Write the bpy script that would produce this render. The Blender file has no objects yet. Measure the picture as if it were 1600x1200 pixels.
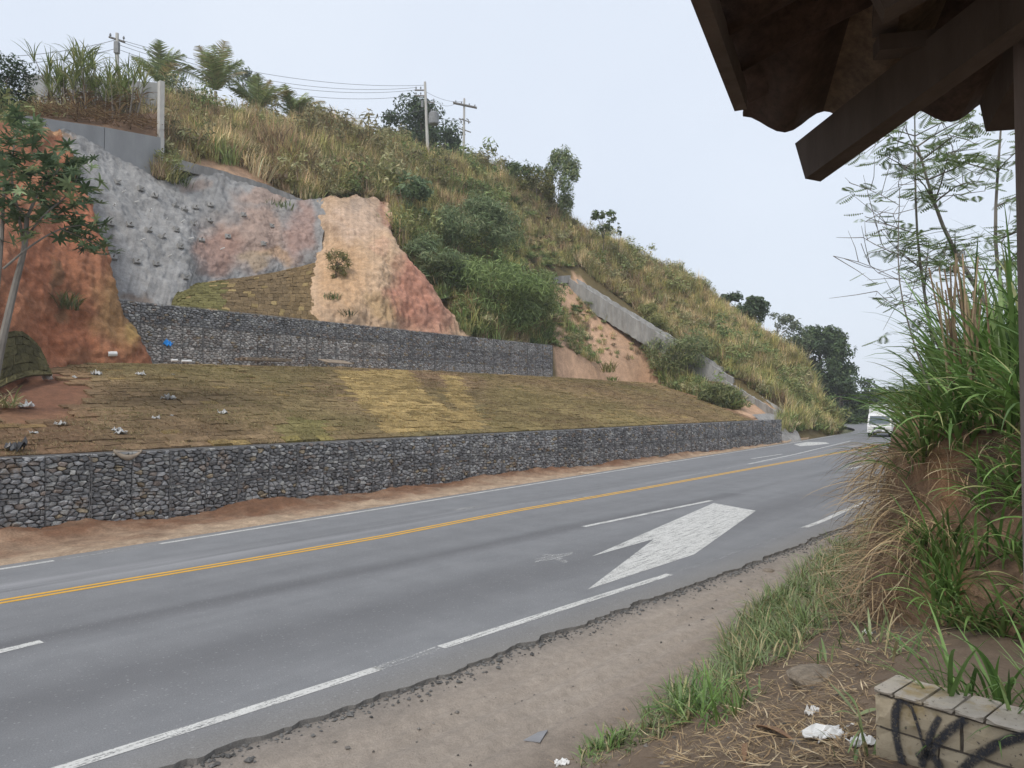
import bpy, math, random
import numpy as np
from mathutils import Vector, Matrix
random.seed(7); RNG = np.random.default_rng(7)
sc = bpy.context.scene
C = sc.collection
# ------------------------------------------------------------------ camera, sky, sun, exposure
F = 1164.0; PITCH = math.atan(30/1164.0); CZ = 3.1
cam = bpy.data.cameras.new('camera'); camo = bpy.data.objects.new('camera', cam); C.objects.link(camo)
cam.sensor_width = 36; cam.lens = F/1600*36; cam.clip_start = 0.05; cam.clip_end = 4000
camo.location = (0, 0, CZ); camo.rotation_euler = (math.pi/2+PITCH, 0, 0)
sc.camera = camo
SUN_EL = math.radians(48); SUN_AZ = math.radians(205)      # azimuth clockwise from +Y: behind the camera, a little to the left
w = bpy.data.worlds.new('World'); sc.world = w; w.use_nodes = True
nt = w.node_tree; bg = nt.nodes['Background']
sky = nt.nodes.new('ShaderNodeTexSky'); sky.sky_type = 'NISHITA'; sky.sun_disc = False
sky.sun_elevation = SUN_EL; sky.sun_rotation = SUN_AZ; sky.dust_density = 4; sky.air_density = 1.0; sky.ozone_density = 1.5
veil = nt.nodes.new('ShaderNodeMix'); veil.data_type = 'RGBA'; veil.inputs[0].default_value = 0.86   # thin even overcast over the sky
tc = nt.nodes.new('ShaderNodeTexCoord'); cn = nt.nodes.new('ShaderNodeTexNoise'); cn.inputs['Scale'].default_value = 2.2; cn.inputs['Detail'].default_value = 5; nt.links.new(tc.outputs['Generated'], cn.inputs['Vector'])
cr = nt.nodes.new('ShaderNodeValToRGB'); nt.links.new(cn.outputs['Fac'], cr.inputs[0]); cr.color_ramp.elements[0].position = .3; cr.color_ramp.elements[1].position = .7   # faint unevenness of the cloud cover
cr.color_ramp.elements[0].color = (.72, .785, .89, 1); cr.color_ramp.elements[1].color = (.775, .835, .925, 1)
cs = nt.nodes.new('ShaderNodeVectorMath'); cs.operation = 'SCALE'; cs.inputs['Scale'].default_value = 8.1; nt.links.new(cr.outputs[0], cs.inputs[0]); nt.links.new(cs.outputs[0], veil.inputs[7])
nt.links.new(sky.outputs[0], veil.inputs[6])
nt.links.new(veil.outputs[2], bg.inputs[0]); bg.inputs[1].default_value = 0.1
sun = bpy.data.lights.new('sun', 'SUN'); suno = bpy.data.objects.new('sun', sun); C.objects.link(suno)
sun.energy = 1.5; sun.angle = math.radians(14); sun.color = (1, .95, .87)
sdir = Vector((math.sin(SUN_AZ)*math.cos(SUN_EL), math.cos(SUN_AZ)*math.cos(SUN_EL), math.sin(SUN_EL)))
suno.rotation_euler = sdir.to_track_quat('Z', 'Y').to_euler(); suno.location = (0, -20, 40)
sc.view_settings.view_transform = 'Standard'; sc.view_settings.look = 'None'
sc.view_settings.exposure = 0.54; sc.view_settings.gamma = 1
# ------------------------------------------------------------------ pixels of the photograph (1600 x 1200) to places
cp, sp = math.cos(PITCH), math.sin(PITCH)
def ray(px, py):
    x = (px-800)/F; z = -(py-600)/F
    return np.array([x, cp - z*sp, sp + z*cp])
def on_z(px, py, z):
    r = ray(px, py); t = (z-CZ)/r[2]; return np.array([0, 0, CZ]) + r*t
def on_y(px, py, y):
    r = ray(px, py); return np.array([0, 0, CZ]) + r*(y/r[1])
HW = math.radians(38.5)                                       # the walls' heading
WO = np.array([-11.0, 17.6]); U = np.array([math.sin(HW), math.cos(HW)]); N = np.array([-math.cos(HW), math.sin(HW)])
def on_d(px, py, d):                                          # on the upright plane d metres behind the lower wall
    r = ray(px, py); t = (d + WO@N)/(r[:2]@N); return np.array([0, 0, CZ]) + r*t
def W(s, d, z): p = WO + U*s + N*d; return np.array([p[0], p[1], z])
def sd(p): q = np.asarray(p)[..., :2]-WO; return q@U, q@N
def to_px(P):
    P = np.asarray(P, float); x = P[..., 0]; y = P[..., 1]; z = P[..., 2]-CZ
    dep = y*cp + z*sp; up = -y*sp + z*cp
    return 800+F*x/dep, 600-F*up/dep, dep
# ------------------------------------------------------------------ noise
_perm = RNG.permutation(4096)
def _h(ix, iy, iz): return _perm[(_perm[(_perm[ix & 4095]+iy) & 4095]+iz) & 4095]/4095.0
def noise(x, y, z=0):
    x, y, z = np.broadcast_arrays(np.asarray(x, float), np.asarray(y, float), np.asarray(z, float))
    xi, yi, zi = np.floor(x).astype(int), np.floor(y).astype(int), np.floor(z).astype(int)
    f = lambda t: t*t*(3-2*t)
    u, v, q = f(x-xi), f(y-yi), f(z-zi); r = 0
    for a in (0, 1):
        for b in (0, 1):
            for c in (0, 1):
                r = r + _h(xi+a, yi+b, zi+c)*(u if a else 1-u)*(v if b else 1-v)*(q if c else 1-q)
    return r*2-1
def fbm(x, y, z=0, o=4):
    r = 0; a = 1.0
    for i in range(o): r = r+a*noise(np.asarray(x)*2**i+17*i, np.asarray(y)*2**i, np.asarray(z)*2**i); a *= .5
    return r/2
def inpoly(x, y, poly):
    x = np.asarray(x, float); y = np.asarray(y, float); r = np.zeros(np.broadcast(x, y).shape, bool); n = len(poly)
    for i in range(n):
        x1, y1 = poly[i]; x2, y2 = poly[(i+1) % n]
        if y1 == y2: continue
        c = ((y1 > y) != (y2 > y)) & (x < (x2-x1)*(y-y1)/(y2-y1)+x1); r ^= c
    return r
# ------------------------------------------------------------------ materials
M = {}
def newmat(name):
    m = bpy.data.materials.new(name); m.use_nodes = True; t = m.node_tree
    for n in list(t.nodes): t.nodes.remove(n)
    out = t.nodes.new('ShaderNodeOutputMaterial'); M[name] = m
    return m, t, out
def nd(t, k, **kw):
    n = t.nodes.new(k)
    for a, b in kw.items(): setattr(n, a, b)
    return n
def lk(t, a, b): t.links.new(a, b)
def ramp(t, fac, stops):
    r = nd(t, 'ShaderNodeValToRGB'); lk(t, fac, r.inputs[0]); e = r.color_ramp.elements
    while len(e) < len(stops): e.new(.5)
    for i, (p, c) in enumerate(stops): e[i].position = p; e[i].color = (*c, 1) if len(c) == 3 else c
    return r.outputs[0]
def pos(t, scale=(1, 1, 1), rotz=0):
    g = nd(t, 'ShaderNodeNewGeometry'); m0 = nd(t, 'ShaderNodeMapping'); lk(t, g.outputs['Position'], m0.inputs[0]); m0.inputs['Rotation'].default_value = (0, 0, rotz)
    m = nd(t, 'ShaderNodeMapping'); lk(t, m0.outputs[0], m.inputs[0]); m.inputs['Scale'].default_value = scale; return m.outputs[0]
def nz(t, vec, scale, detail=6, rough=.6, dist=0):
    n = nd(t, 'ShaderNodeTexNoise'); n.inputs['Scale'].default_value = scale; n.inputs['Detail'].default_value = detail
    n.inputs['Roughness'].default_value = rough; n.inputs['Distortion'].default_value = dist
    if vec is not None: lk(t, vec, n.inputs['Vector'])
    return n.outputs['Fac']
def mix(t, fac, a, b, mode='MIX'):
    n = nd(t, 'ShaderNodeMix', data_type='RGBA', blend_type=mode)
    for i, v in ((0, fac), (6, a), (7, b)):
        if hasattr(v, 'links') or isinstance(v, bpy.types.NodeSocket): lk(t, v, n.inputs[i])
        elif i == 0: n.inputs[0].default_value = v
        else: n.inputs[i].default_value = (*v, 1) if len(v) == 3 else v
    return n.outputs[2]
def math_(t, op, a, b=0):
    n = nd(t, 'ShaderNodeMath', operation=op)
    for i, v in ((0, a), (1, b)):
        if isinstance(v, bpy.types.NodeSocket): lk(t, v, n.inputs[i])
        else: n.inputs[i].default_value = v
    return n.outputs[0]
def attr(t, name, kind='GEOMETRY'):
    n = nd(t, 'ShaderNodeAttribute'); n.attribute_name = name; n.attribute_type = kind; return n
def finish(t, out, col, rough=.9, bumps=(), spec=.3, metal=0, trans=None, alpha=None):
    b = nd(t, 'ShaderNodeBsdfPrincipled')
    if isinstance(col, bpy.types.NodeSocket): lk(t, col, b.inputs['Base Color'])
    else: b.inputs['Base Color'].default_value = (*col, 1)
    if isinstance(rough, bpy.types.NodeSocket): lk(t, rough, b.inputs['Roughness'])
    else: b.inputs['Roughness'].default_value = rough
    b.inputs['Specular IOR Level'].default_value = spec; b.inputs['Metallic'].default_value = metal
    prev = None
    for h, strength, dist in bumps:
        bp = nd(t, 'ShaderNodeBump'); bp.inputs['Strength'].default_value = strength; bp.inputs['Distance'].default_value = dist
        lk(t, h, bp.inputs['Height'])
        if prev is not None: lk(t, prev, bp.inputs['Normal'])
        prev = bp.outputs[0]
    if prev is not None: lk(t, prev, b.inputs['Normal'])
    sh = b.outputs[0]
    if trans:
        tr = nd(t, 'ShaderNodeBsdfTranslucent')
        if isinstance(col, bpy.types.NodeSocket): lk(t, col, tr.inputs[0])
        else: tr.inputs[0].default_value = (*col, 1)
        mx = nd(t, 'ShaderNodeMixShader'); mx.inputs[0].default_value = trans
        lk(t, sh, mx.inputs[1]); lk(t, tr.outputs[0], mx.inputs[2]); sh = mx.outputs[0]
    if alpha is not None:
        tp = nd(t, 'ShaderNodeBsdfTransparent'); mx = nd(t, 'ShaderNodeMixShader'); lk(t, alpha, mx.inputs[0])
        lk(t, tp.outputs[0], mx.inputs[1]); lk(t, sh, mx.inputs[2]); sh = mx.outputs[0]
    lk(t, sh, out.inputs[0])
def simple(name, stops, scale=3, rough=.9, bump=.3, bdist=.02, bscale=None, spec=.3, stretch=(1, 1, 1), trans=None, metal=0, rotz=0):
    m, t, out = newmat(name); v = pos(t, stretch, rotz); n = nz(t, v, scale)
    c = ramp(t, n, [(p, q) for p, q in stops])
    b = nz(t, v, bscale or scale*4)
    finish(t, out, c, rough, [(b, bump, bdist)], spec, metal, trans)
def colmat(name, nscale=6, amp=.35, rough=.9, bump=.5, bdist=.02, bscale=20, spec=.3, trans=None, stretch=(1, 1, 1), kind='GEOMETRY', src='Col'):
    """base colour from the colour attribute, broken up by noise"""
    m, t, out = newmat(name); v = pos(t, stretch); a = attr(t, src, kind).outputs['Color']
    n = nz(t, v, nscale, 8, .65)
    k = ramp(t, n, [(.25, (1-amp,)*3), (.75, (1+amp,)*3)])
    c = mix(t, 1.0, a, k, 'MULTIPLY')
    k2 = ramp(t, nz(t, v, nscale*5.5, 6, .7), [(.3, (1-amp*.8,)*3), (.7, (1+amp*.8,)*3)]); c = mix(t, 1.0, c, k2, 'MULTIPLY')
    finish(t, out, c, rough, [(nz(t, v, bscale, 8, .7), bump, bdist)] if bump else (), spec, 0, trans)
# ------------------------------------------------------------------ objects
WL = {}
def tag(o, label=None, cat=None, group=None, kind=None):
    for k, v in (('label', label), ('category', cat), ('group', group), ('kind', kind)):
        if v: o[k] = v
    return o
def place(o, origin, parent=None):
    origin = np.asarray(origin, float); WL[o.name] = origin
    if parent is not None: o.parent = parent; o.location = origin-WL[parent.name]
    else: o.location = origin
def thing(name, loc, label, cat, group=None):
    o = bpy.data.objects.new(name, None); o.empty_display_size = .2; C.objects.link(o); place(o, loc)
    return tag(o, label, cat, group)
def mk(name, verts, faces, mat, parent=None, col=None, smooth=False, origin=None, vcol=None, kind=None):
    v = np.asarray(verts, float).reshape(-1, 3)
    if origin is None: origin = np.array([(v[:, 0].min()+v[:, 0].max())/2, (v[:, 1].min()+v[:, 1].max())/2, v[:, 2].min()])
    me = bpy.data.meshes.new(name); me.from_pydata((v-origin).tolist(), [], faces if isinstance(faces, list) else faces.tolist())
    if col is not None:
        a = me.color_attributes.new('Col', 'FLOAT_COLOR', 'CORNER'); cnt = np.array([p.loop_total for p in me.polygons])
        c = np.repeat(np.asarray(col, float).reshape(-1, 3), cnt, 0); a.data.foreach_set('color', np.c_[c, np.ones(len(c))].astype(np.float32).ravel())
    if vcol is not None:
        a = me.color_attributes.new('Col', 'FLOAT_COLOR', 'POINT'); c = np.asarray(vcol, float)
        a.data.foreach_set('color', np.c_[c, np.ones(len(c))].astype(np.float32).ravel())
    if smooth: me.polygons.foreach_set('use_smooth', [True]*len(me.polygons))
    if mat: me.materials.append(M[mat] if isinstance(mat, str) else mat)
    me.update(); o = bpy.data.objects.new(name, me); C.objects.link(o); place(o, origin, parent)
    if kind: o['kind'] = kind
    return o
class MB:
    def __init__(s): s.v = []; s.f = []; s.c = []; s.n = 0
    def add(s, v, f, c=None):
        v = np.asarray(v, float).reshape(-1, 3); n = s.n; s.v.append(v); s.n += len(v)
        s.f.extend([[i+n for i in q] for q in f])
        if c is not None: s.c.extend([c]*len(f) if np.ndim(c) == 1 else list(c))
        return s
    def box(s, c, size, R=None, col=None):
        x, y, z = np.asarray(size)/2; v = np.array([[a*x, b*y, e*z] for a in (-1, 1) for b in (-1, 1) for e in (-1, 1)])
        if R is not None: v = v@np.asarray(R).T
        return s.add(v+np.asarray(c), [[0, 1, 3, 2], [4, 6, 7, 5], [0, 4, 5, 1], [2, 3, 7, 6], [0, 2, 6, 4], [1, 5, 7, 3]], col)
    def tube(s, pts, rad, n=6, col=None, cap=True):
        pts = np.asarray(pts, float); rad = np.broadcast_to(np.asarray(rad, float), len(pts)); V = []
        for i, p in enumerate(pts):
            d = pts[min(i+1, len(pts)-1)]-pts[max(i-1, 0)]; d = d/(np.linalg.norm(d)+1e-9)
            a = np.cross(d, [0, 0, 1.0]) if abs(d[2]) < .9 else np.cross(d, [0, 1.0, 0]); a /= np.linalg.norm(a); b = np.cross(d, a)
            for k in range(n): q = 2*math.pi*k/n; V.append(p+rad[i]*(a*math.cos(q)+b*math.sin(q)))
        f = [[i*n+k, i*n+(k+1) % n, (i+1)*n+(k+1) % n, (i+1)*n+k] for i in range(len(pts)-1) for k in range(n)]
        if cap: f += [list(range(n))[::-1], [(len(pts)-1)*n+k for k in range(n)]]
        return s.add(V, f, col)
    def build(s, name, mat, parent=None, **kw):
        return mk(name, np.concatenate(s.v), s.f, mat, parent, col=s.c if s.c else None, **kw)
def gridfaces(a, b, wrap=False):
    i, j = np.meshgrid(np.arange(a-1), np.arange(b-1), indexing='ij'); q = (i*b+j).ravel()
    return np.stack([q, q+1, q+b+1, q+b], 1)
def rotz(a): c, s = math.cos(a), math.sin(a); return np.array([[c, -s, 0], [s, c, 0], [0, 0, 1.0]])
def cubic_up(P, n, axis):                                     # Catmull-Rom refinement of a control net
    P = np.moveaxis(P, axis, 0); m = len(P); t = np.linspace(0, m-1, n); i = np.minimum(t.astype(int), m-2); f = (t-i).reshape(-1, *[1]*(P.ndim-1))
    g = lambda k: P[np.clip(k, 0, m-1)]
    p0, p1, p2, p3 = g(i-1), g(i), g(i+1), g(i+2)
    r = .5*((2*p1)+(-p0+p2)*f+(2*p0-5*p1+4*p2-p3)*f*f+(-p0+3*p1-3*p2+p3)*f**3)
    return np.moveaxis(r, 0, axis)
def normals(G):
    a = np.gradient(G, axis=0); b = np.gradient(G, axis=1); n = np.cross(a, b); return n/(np.linalg.norm(n, axis=-1, keepdims=True)+1e-9)
def blobs(px, py, base, spots):                               # soil colours that lie in patches of their own
    c = np.tile(np.asarray(base, float), (len(px), 1))
    w_ = fbm(px*.035, py*.035, 1, 5)*26; w2 = fbm(px*.035+50, py*.035, 2, 5)*22
    for (x, y, rx, ry, col, k) in spots:
        d = ((px+w_-x)/rx)**2+((py+w2-y)/ry)**2; a = (k*np.clip(1.35-d, 0, 1)**1.3)[:, None]*.92; c = c*(1-a)+np.asarray(col)*a
    return c
# ------------------------------------------------------------------ materials of the setting
def m_asphalt():
    m, t, out = newmat('asphalt'); a = attr(t, 'Col'); sep = nd(t, 'ShaderNodeSeparateColor'); lk(t, a.outputs['Color'], sep.inputs[0])
    v = pos(t); vr = pos(t, (1, .035, 1), HW)
    stre = nz(t, vr, 2.2, 6, .6); fine = nz(t, v, 70, 5, .75); mid = nz(t, v, 1.3, 6, .6)
    c = ramp(t, stre, [(.3, (.157, .16, .167)), (.7, (.222, .225, .232))])
    c = mix(t, .6, c, ramp(t, mid, [(.3, (.162, .165, .172)), (.7, (.217, .22, .227))]))
    c = mix(t, math_(t, 'MULTIPLY', sep.outputs[0], .7), c, (.105, .105, .11))         # dark tyre lanes and sealed seam
    c = mix(t, sep.outputs[1], c, (.2, .185, .165))                                     # dust washed in from the edges
    c = mix(t, math_(t, 'MULTIPLY', sep.outputs[2], ramp_f(t, stre, .42, .6)), c, (.32, .32, .33))   # old worn paint
    vor = nd(t, 'ShaderNodeTexVoronoi'); vor.inputs['Scale'].default_value = 15; lk(t, v, vor.inputs['Vector'])
    agg = ramp_f(t, vor.outputs['Distance'], .26, .1); agg = math_(t, 'MULTIPLY', agg, ramp_f(t, nz(t, v, 14, 2), .40, .56))
    c = mix(t, math_(t, 'MULTIPLY', agg, .6), c, (.31, .31, .31))
    k = ramp(t, fine, [(.3, (.7,)*3), (.7, (1.3,)*3)]); c = mix(t, 1, c, k, 'MULTIPLY')
    finish(t, out, c, .82, [(fine, .6, .008), (mid, .1, .03)], .25)
def ramp_f(t, fac, lo, hi):
    n = nd(t, 'ShaderNodeMapRange'); n.clamp = True; lk(t, fac, n.inputs[0]); n.inputs[1].default_value = lo; n.inputs[2].default_value = hi
    return n.outputs[0]
m_asphalt()
def m_paint(name, col, wear):
    m, t, out = newmat(name); v = pos(t); vr = pos(t, (1, .06, 1), HW)
    a = ramp_f(t, mix(t, .5, nz(t, v, 30, 6, .7), nz(t, vr, 25, 5, .7)), wear, wear+.12)
    k = ramp(t, nz(t, v, 4, 6), [(.3, tuple(x*.82 for x in col)), (.7, col)])
    finish(t, out, k, .7, [(nz(t, v, 120), .3, .004)], .3, 0, None, a)
m_paint('paint_white', (.6, .595, .57), .38); m_paint('paint_worn', (.5, .5, .49), .47); m_paint('paint_yellow', (.68, .38, .05), .3)
m_paint('paint_old', (.42, .42, .42), .5)
simple('dirt_far', [(.28, (.10, .058, .038)), (.43, (.18, .108, .066)), (.55, (.25, .165, .105)), (.72, (.38, .29, .205))], 1.1, .95, 1, .08, 9)
colmat('soil', 1.6, .28, .95, .7, .07, 4.5)
colmat('soil_fine', 3.2, .34, .95, 1.0, .05, 16)
colmat('sod', 7, .5, .97, .9, .03, 38, .1)
def m_stone():
    m, t, out = newmat('stone'); v = pos(t); a = attr(t, 'Col').outputs['Color']
    k = ramp(t, nz(t, v, 9, 8, .65), [(.25, (.62,)*3), (.75, (1.38,)*3)])
    c = mix(t, 1, a, k, 'MULTIPLY')
    c = mix(t, ramp_f(t, nz(t, v, 2.2, 5, .6), .6, .72), c, (.2, .145, .1))
    finish(t, out, c, .88, [(nz(t, v, 26, 6, .7), .7, .02)], .3)
m_stone()
simple('wire', [(.3, (.09, .09, .095)), (.7, (.15, .15, .155))], 8, .55, .1, .002, spec=.5)
simple('core', [(.3, (.07, .068, .066)), (.7, (.12, .115, .11))], 5)
simple('concrete', [(.25, (.19, .187, .18)), (.5, (.27, .265, .255)), (.75, (.36, .355, .34))], 2.2, .92, .9, .05, 9, stretch=(1, 1, .35))
simple('concrete_wall', [(.25, (.23, .235, .24)), (.5, (.29, .295, .3)), (.75, (.36, .365, .37))], .8, .9, .25, .01, 20, stretch=(1, 1, .3))
simple('ground_far', [(.3, (.05, .07, .025)), (.7, (.11, .10, .05))], .15, .95, .5, .3, .8)
# ------------------------------------------------------------------ the ground reaching the horizon
mk('ground', [(-1500, -600, -.3), (1500, -600, -.3), (1500, 2500, -.3), (-1500, 2500, -.3)], [[0, 1, 2, 3]], 'ground_far', kind='structure', origin=(0, 0, -.3))
# ------------------------------------------------------------------ road
def polyl(pts, n):                                            # even resampling of a polyline
    pts = np.asarray(pts, float); L = np.r_[0, np.cumsum(np.linalg.norm(np.diff(pts, axis=0), axis=1))]; t = np.linspace(0, L[-1], n)
    return np.stack([np.interp(t, L, pts[:, k]) for k in range(pts.shape[1])], 1)
def ext(p, q, L): d = (p-q)/np.linalg.norm(p-q); return p+d*L
fe = [on_z(*p, 0) for p in [(0, 888), (300, 840.5), (600, 793), (800, 761), (1000, 729), (1205, 697), (1300, 681)]]
fe = [ext(fe[0], fe[2], 40)]+fe
ne = [on_z(*p, 0) for p in [(100, 1200), (330, 1128), (560, 1055), (700, 1008), (860, 957), (1045, 898), (1170, 856), (1283, 815), (1333, 792)]]
ne = [ext(ne[0], ne[2], 40)]+ne
p = fe[-1]; h = math.radians(36)
bend = []
for i in range(24):
    h -= math.radians(3.4 if i > 1 else .5); p = p+np.array([math.sin(h), math.cos(h), 0])*4; bend.append(p)
fe += bend
h = math.radians(38.5); p = ne[-1]
for i in range(14): p = p+np.array([math.sin(h), math.cos(h), 0])*4.4; ne.append(p)
for i in range(26): h -= math.radians(3.2); p = p+np.array([math.sin(h), math.cos(h), 0])*4.4; ne.append(p)
FE = np.array(fe)[:, :2]; NE = np.array(ne)[:, :2]
YL = [on_z(*p, 0)[:2] for p in [(0, 940.5), (200, 906.5), (400, 873), (600, 838), (800, 799), (1000, 764), (1200, 727.5), (1400, 691)]]
YL = np.array([ext(YL[0], YL[1], 30)]+YL+[ext(YL[-1], YL[-3], 8)])
DL = np.array([on_z(*p, 0)[:2] for p in [(-200, 1067), (0, 1018), (75, 1000), (912, 823), (1112, 782), (1325, 733), (1385, 720), (1480, 698)]])
def axis_t(p): return (np.asarray(p)[..., :2]-WO)@U
def interp_line(L, s): S = axis_t(L); return np.stack([np.interp(s, S, L[:, 0]), np.interp(s, S, L[:, 1])], -1)
# stations along the road up to the bend share the walls' axis; beyond it the two edges run on together
S1 = np.r_[np.arange(-52, -10, .4), np.arange(-10, 20, .06), np.arange(20, 71, .4)]
def edge_near(s):
    return interp_line(NE, s)+(.62+.12*fbm(s*.8, 0, 3)+.05*noise(s*5, 5)+.03*noise(s*13, 8))[..., None]*(-N)   # the broken rim lies outside the line
A = interp_line(FE, S1)+N*.25; B = edge_near(S1)
kA = np.argmax(axis_t(FE) > 71); kB = np.argmax(axis_t(NE) > 71)
A2 = polyl(FE[kA:], 60)+N*.25; B2 = polyl(NE[kB:], 60)-N*.6
A = np.r_[A, A2]; B = np.r_[B, B2]; K = 41
tt = np.linspace(0, 1, K)[None, :, None]
G = A[:, None]*(1-tt)+B[:, None]*tt
ss, dd = sd(G)
yl_d = np.interp(ss, axis_t(YL), (YL-WO)@N); dl_d = np.interp(ss, axis_t(DL), (DL-WO)@N); ne_d = np.interp(ss, axis_t(NE), (NE-WO)@N); fe_d = np.interp(ss, axis_t(FE), (FE-WO)@N)
def band(c, wd): return np.exp(-((dd-c)/wd)**2)
lane1 = (dl_d+ne_d)/2; lane2 = (yl_d+dl_d)/2; lane3 = (yl_d+fe_d)/2
dark = .75*band(lane1-.2, .8)+.5*band(dl_d+.25, .22)+.3*band(lane2, .7)+.35*band(lane3-.5, .5)
dark += .8*band(dl_d+.15, .3)*(ss < 18)
dust = .75*np.clip(1-(dd-ne_d+.75)/.8, 0, 1)+.35*np.clip(1-(fe_d-dd+.3)/.7, 0, 1)
old = .9*band(yl_d+.9, .5)*np.clip((14-ss)/20, 0, 1)*(.6+.4*noise(ss*.2, 0))+.5*band(yl_d+1.0, .2)
z = np.zeros(G.shape[:2]); z -= .012*np.clip((.35-(dd-ne_d+.6))/.35, 0, 1)*1.5
V = np.dstack([G, z]); nA = len(A)
rim = V[:, -1].copy(); rim[:, 2] = -.16; V = np.concatenate([V, rim[:, None]], 1)
ext_ = lambda a: np.c_[a, a[:, -1]]
vc = np.stack([np.clip(ext_(dark), 0, 1), np.clip(ext_(dust), 0, 1), np.clip(ext_(old), 0, 1)], -1).reshape(-1, 3)
road = mk('road', V.reshape(-1, 3), gridfaces(nA, K+1)[:, ::-1], 'asphalt', vcol=vc, origin=(0, 15, 0), kind='structure')
def strip(name, L, off, wd, mat, s0, s1, z=.004, step=.5, parent=road):
    s = np.arange(s0, s1+step*.5, step); p = interp_line(L, s); o = np.asarray(off if np.ndim(off) == 0 else np.interp(s, *off))[..., None]*N
    a = p+o+N*wd/2; b = p+o-N*wd/2; n = len(s)
    return mk(name, np.r_[np.c_[a, np.full(n, z)], np.c_[b, np.full(n, z)]], [[i, i+n, i+n+1, i+1] for i in range(n-1)], mat, parent)
s_at = lambda px, py: float(axis_t(on_z(px, py, 0)))
sN = np.array([s_at(*p) for p in [(590, 1047), (1045, 898)]])
strip('edge_line', NE, 0, .15, 'paint_white', -45, s_at(578, 1051)); strip('edge_line', NE, 0, .15, 'paint_worn', s_at(590, 1047), s_at(690, 1012))
strip('edge_line', NE, 0, .15, 'paint_white', s_at(690, 1012), s_at(1048, 897)); strip('edge_line', NE, 0, .15, 'paint_old', s_at(1060, 893), s_at(1255, 825))
strip('edge_line', NE, 0, .15, 'paint_white', s_at(1257, 825), s_at(1350, 785)+12)
strip('edge_line', FE, -.1, .13, 'paint_white', -45, s_at(90, 874)); strip('edge_line', FE, -.1, .13, 'paint_worn', s_at(95, 873), s_at(245, 849)); strip('edge_line', FE, -.1, .13, 'paint_white', s_at(245, 849), 68)
for o in (-.095, .095): strip('centre_line', YL, o, .105, 'paint_yellow', -45, 64)
for a, b in (((-160, 1057), (75, 1000)), ((912, 823), (1112, 782)), ((1325, 733), (1385, 720))):
    strip('lane_dash', DL, 0, .16, 'paint_white', s_at(*a), s_at(*b), step=.25)
def flat(name, pts, mat, z=.004, parent=road):
    q = [on_z(x, y, z) for x, y in pts]; return mk(name, q, [list(range(len(q)))], mat, parent)
# merge arrow, its two limbs butted at the head
ar = [on_z(*p, .004) for p in [(918, 921), (1022, 842), (925, 869), (1115, 786), (1181, 798), (1085, 866)]]
mk('merge_arrow', ar, [[0, 5, 4, 1], [1, 4, 3], [1, 3, 2]], 'paint_white', road)
flat('paint_patch', [(836, 873), (862, 868), (838, 869), (850, 866), (872, 866), (896, 862), (894, 866), (876, 871), (888, 877), (884, 880), (866, 874), (836, 879)], 'paint_worn')
flat('paint_patch', [(706, 796), (735, 791), (760, 790), (742, 794), (712, 798)], 'paint_worn')
LL = np.array([on_z(*p, 0)[:2] for p in [(790, 790), (935, 774), (1004, 757), (1160, 727), (1242, 710), (1325, 690), (1345, 685)]])
strip('lane_line', LL, 0, .12, 'paint_worn', s_at(800, 788), s_at(930, 774.5)); strip('lane_line', LL, 0, .13, 'paint_worn', s_at(1004, 757), s_at(1160, 727)); strip('lane_line', LL, 0, .14, 'paint_white', s_at(1170, 725), s_at(1330, 689))
L2 = np.array([on_z(*p, 0)[:2] for p in [(1170, 717.5), (1222, 709.5)]]); strip('lane_dash', L2, 0, .14, 'paint_white', s_at(1174, 717), s_at(1222, 709.5))
flat('merge_arrow', [(1240, 694), (1262, 690.5), (1290, 691), (1296, 693), (1270, 696), (1250, 697)], 'paint_white')
# ------------------------------------------------------------------ dirt strip between road and lower wall
S = np.r_[np.arange(-50, -6, .6), np.arange(-6, 25, .1), np.arange(25, 60, .25)]; T = np.linspace(0, 1, 44)
a = interp_line(FE, S)+N*.28; dA = (a-WO)@N
dG = dA[:, None]*(1-T)+(.5)*T; sG = np.repeat(S[:, None], 44, 1)
q = np.clip((dG+np.interp(S, [-50, 0, 20, 50], [1.6, 1.3, 1.0, .5])[:, None])/1.0, 0, 1); q = q*q*(3-2*q)
zG = .012+.16*q*(1+1.2*fbm(sG*.5, dG*.8, 1))+.10*fbm(sG*1.4, dG*1.4, 5)*np.clip((T/.15), 0, 1)+(.05*fbm(sG*3.2, dG*3.2, 8)+.035*np.abs(noise(sG*7, dG*7)))*np.clip((T/.15), 0, 1)
zG = np.maximum(zG, .004-.02*(T < .02)); zG[:, 0] = -.03
P = WO+U*sG[..., None]+N*dG[..., None]
nv_ = fbm(sG*.7, dG*.9, 6)+.5*fbm(sG*2.5, dG*2.5, 3); kv = np.clip(1.15-1.5*T[None]+.7*nv_, 0, 1)[..., None]     # sand washed to the road, raw red earth by the wall
cv = (np.array([.40, .295, .205])*kv+np.array([.185, .098, .058])*(1-kv))*(1+.25*fbm(sG*1.7, dG*1.7, 9))[..., None]
mk('dirt_verge', np.dstack([P, zG]).reshape(-1, 3), gridfaces(len(S), 44), 'soil_fine', vcol=np.clip(cv, .01, 1).reshape(-1, 3), smooth=True, origin=(0, 20, 0), kind='structure')
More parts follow.
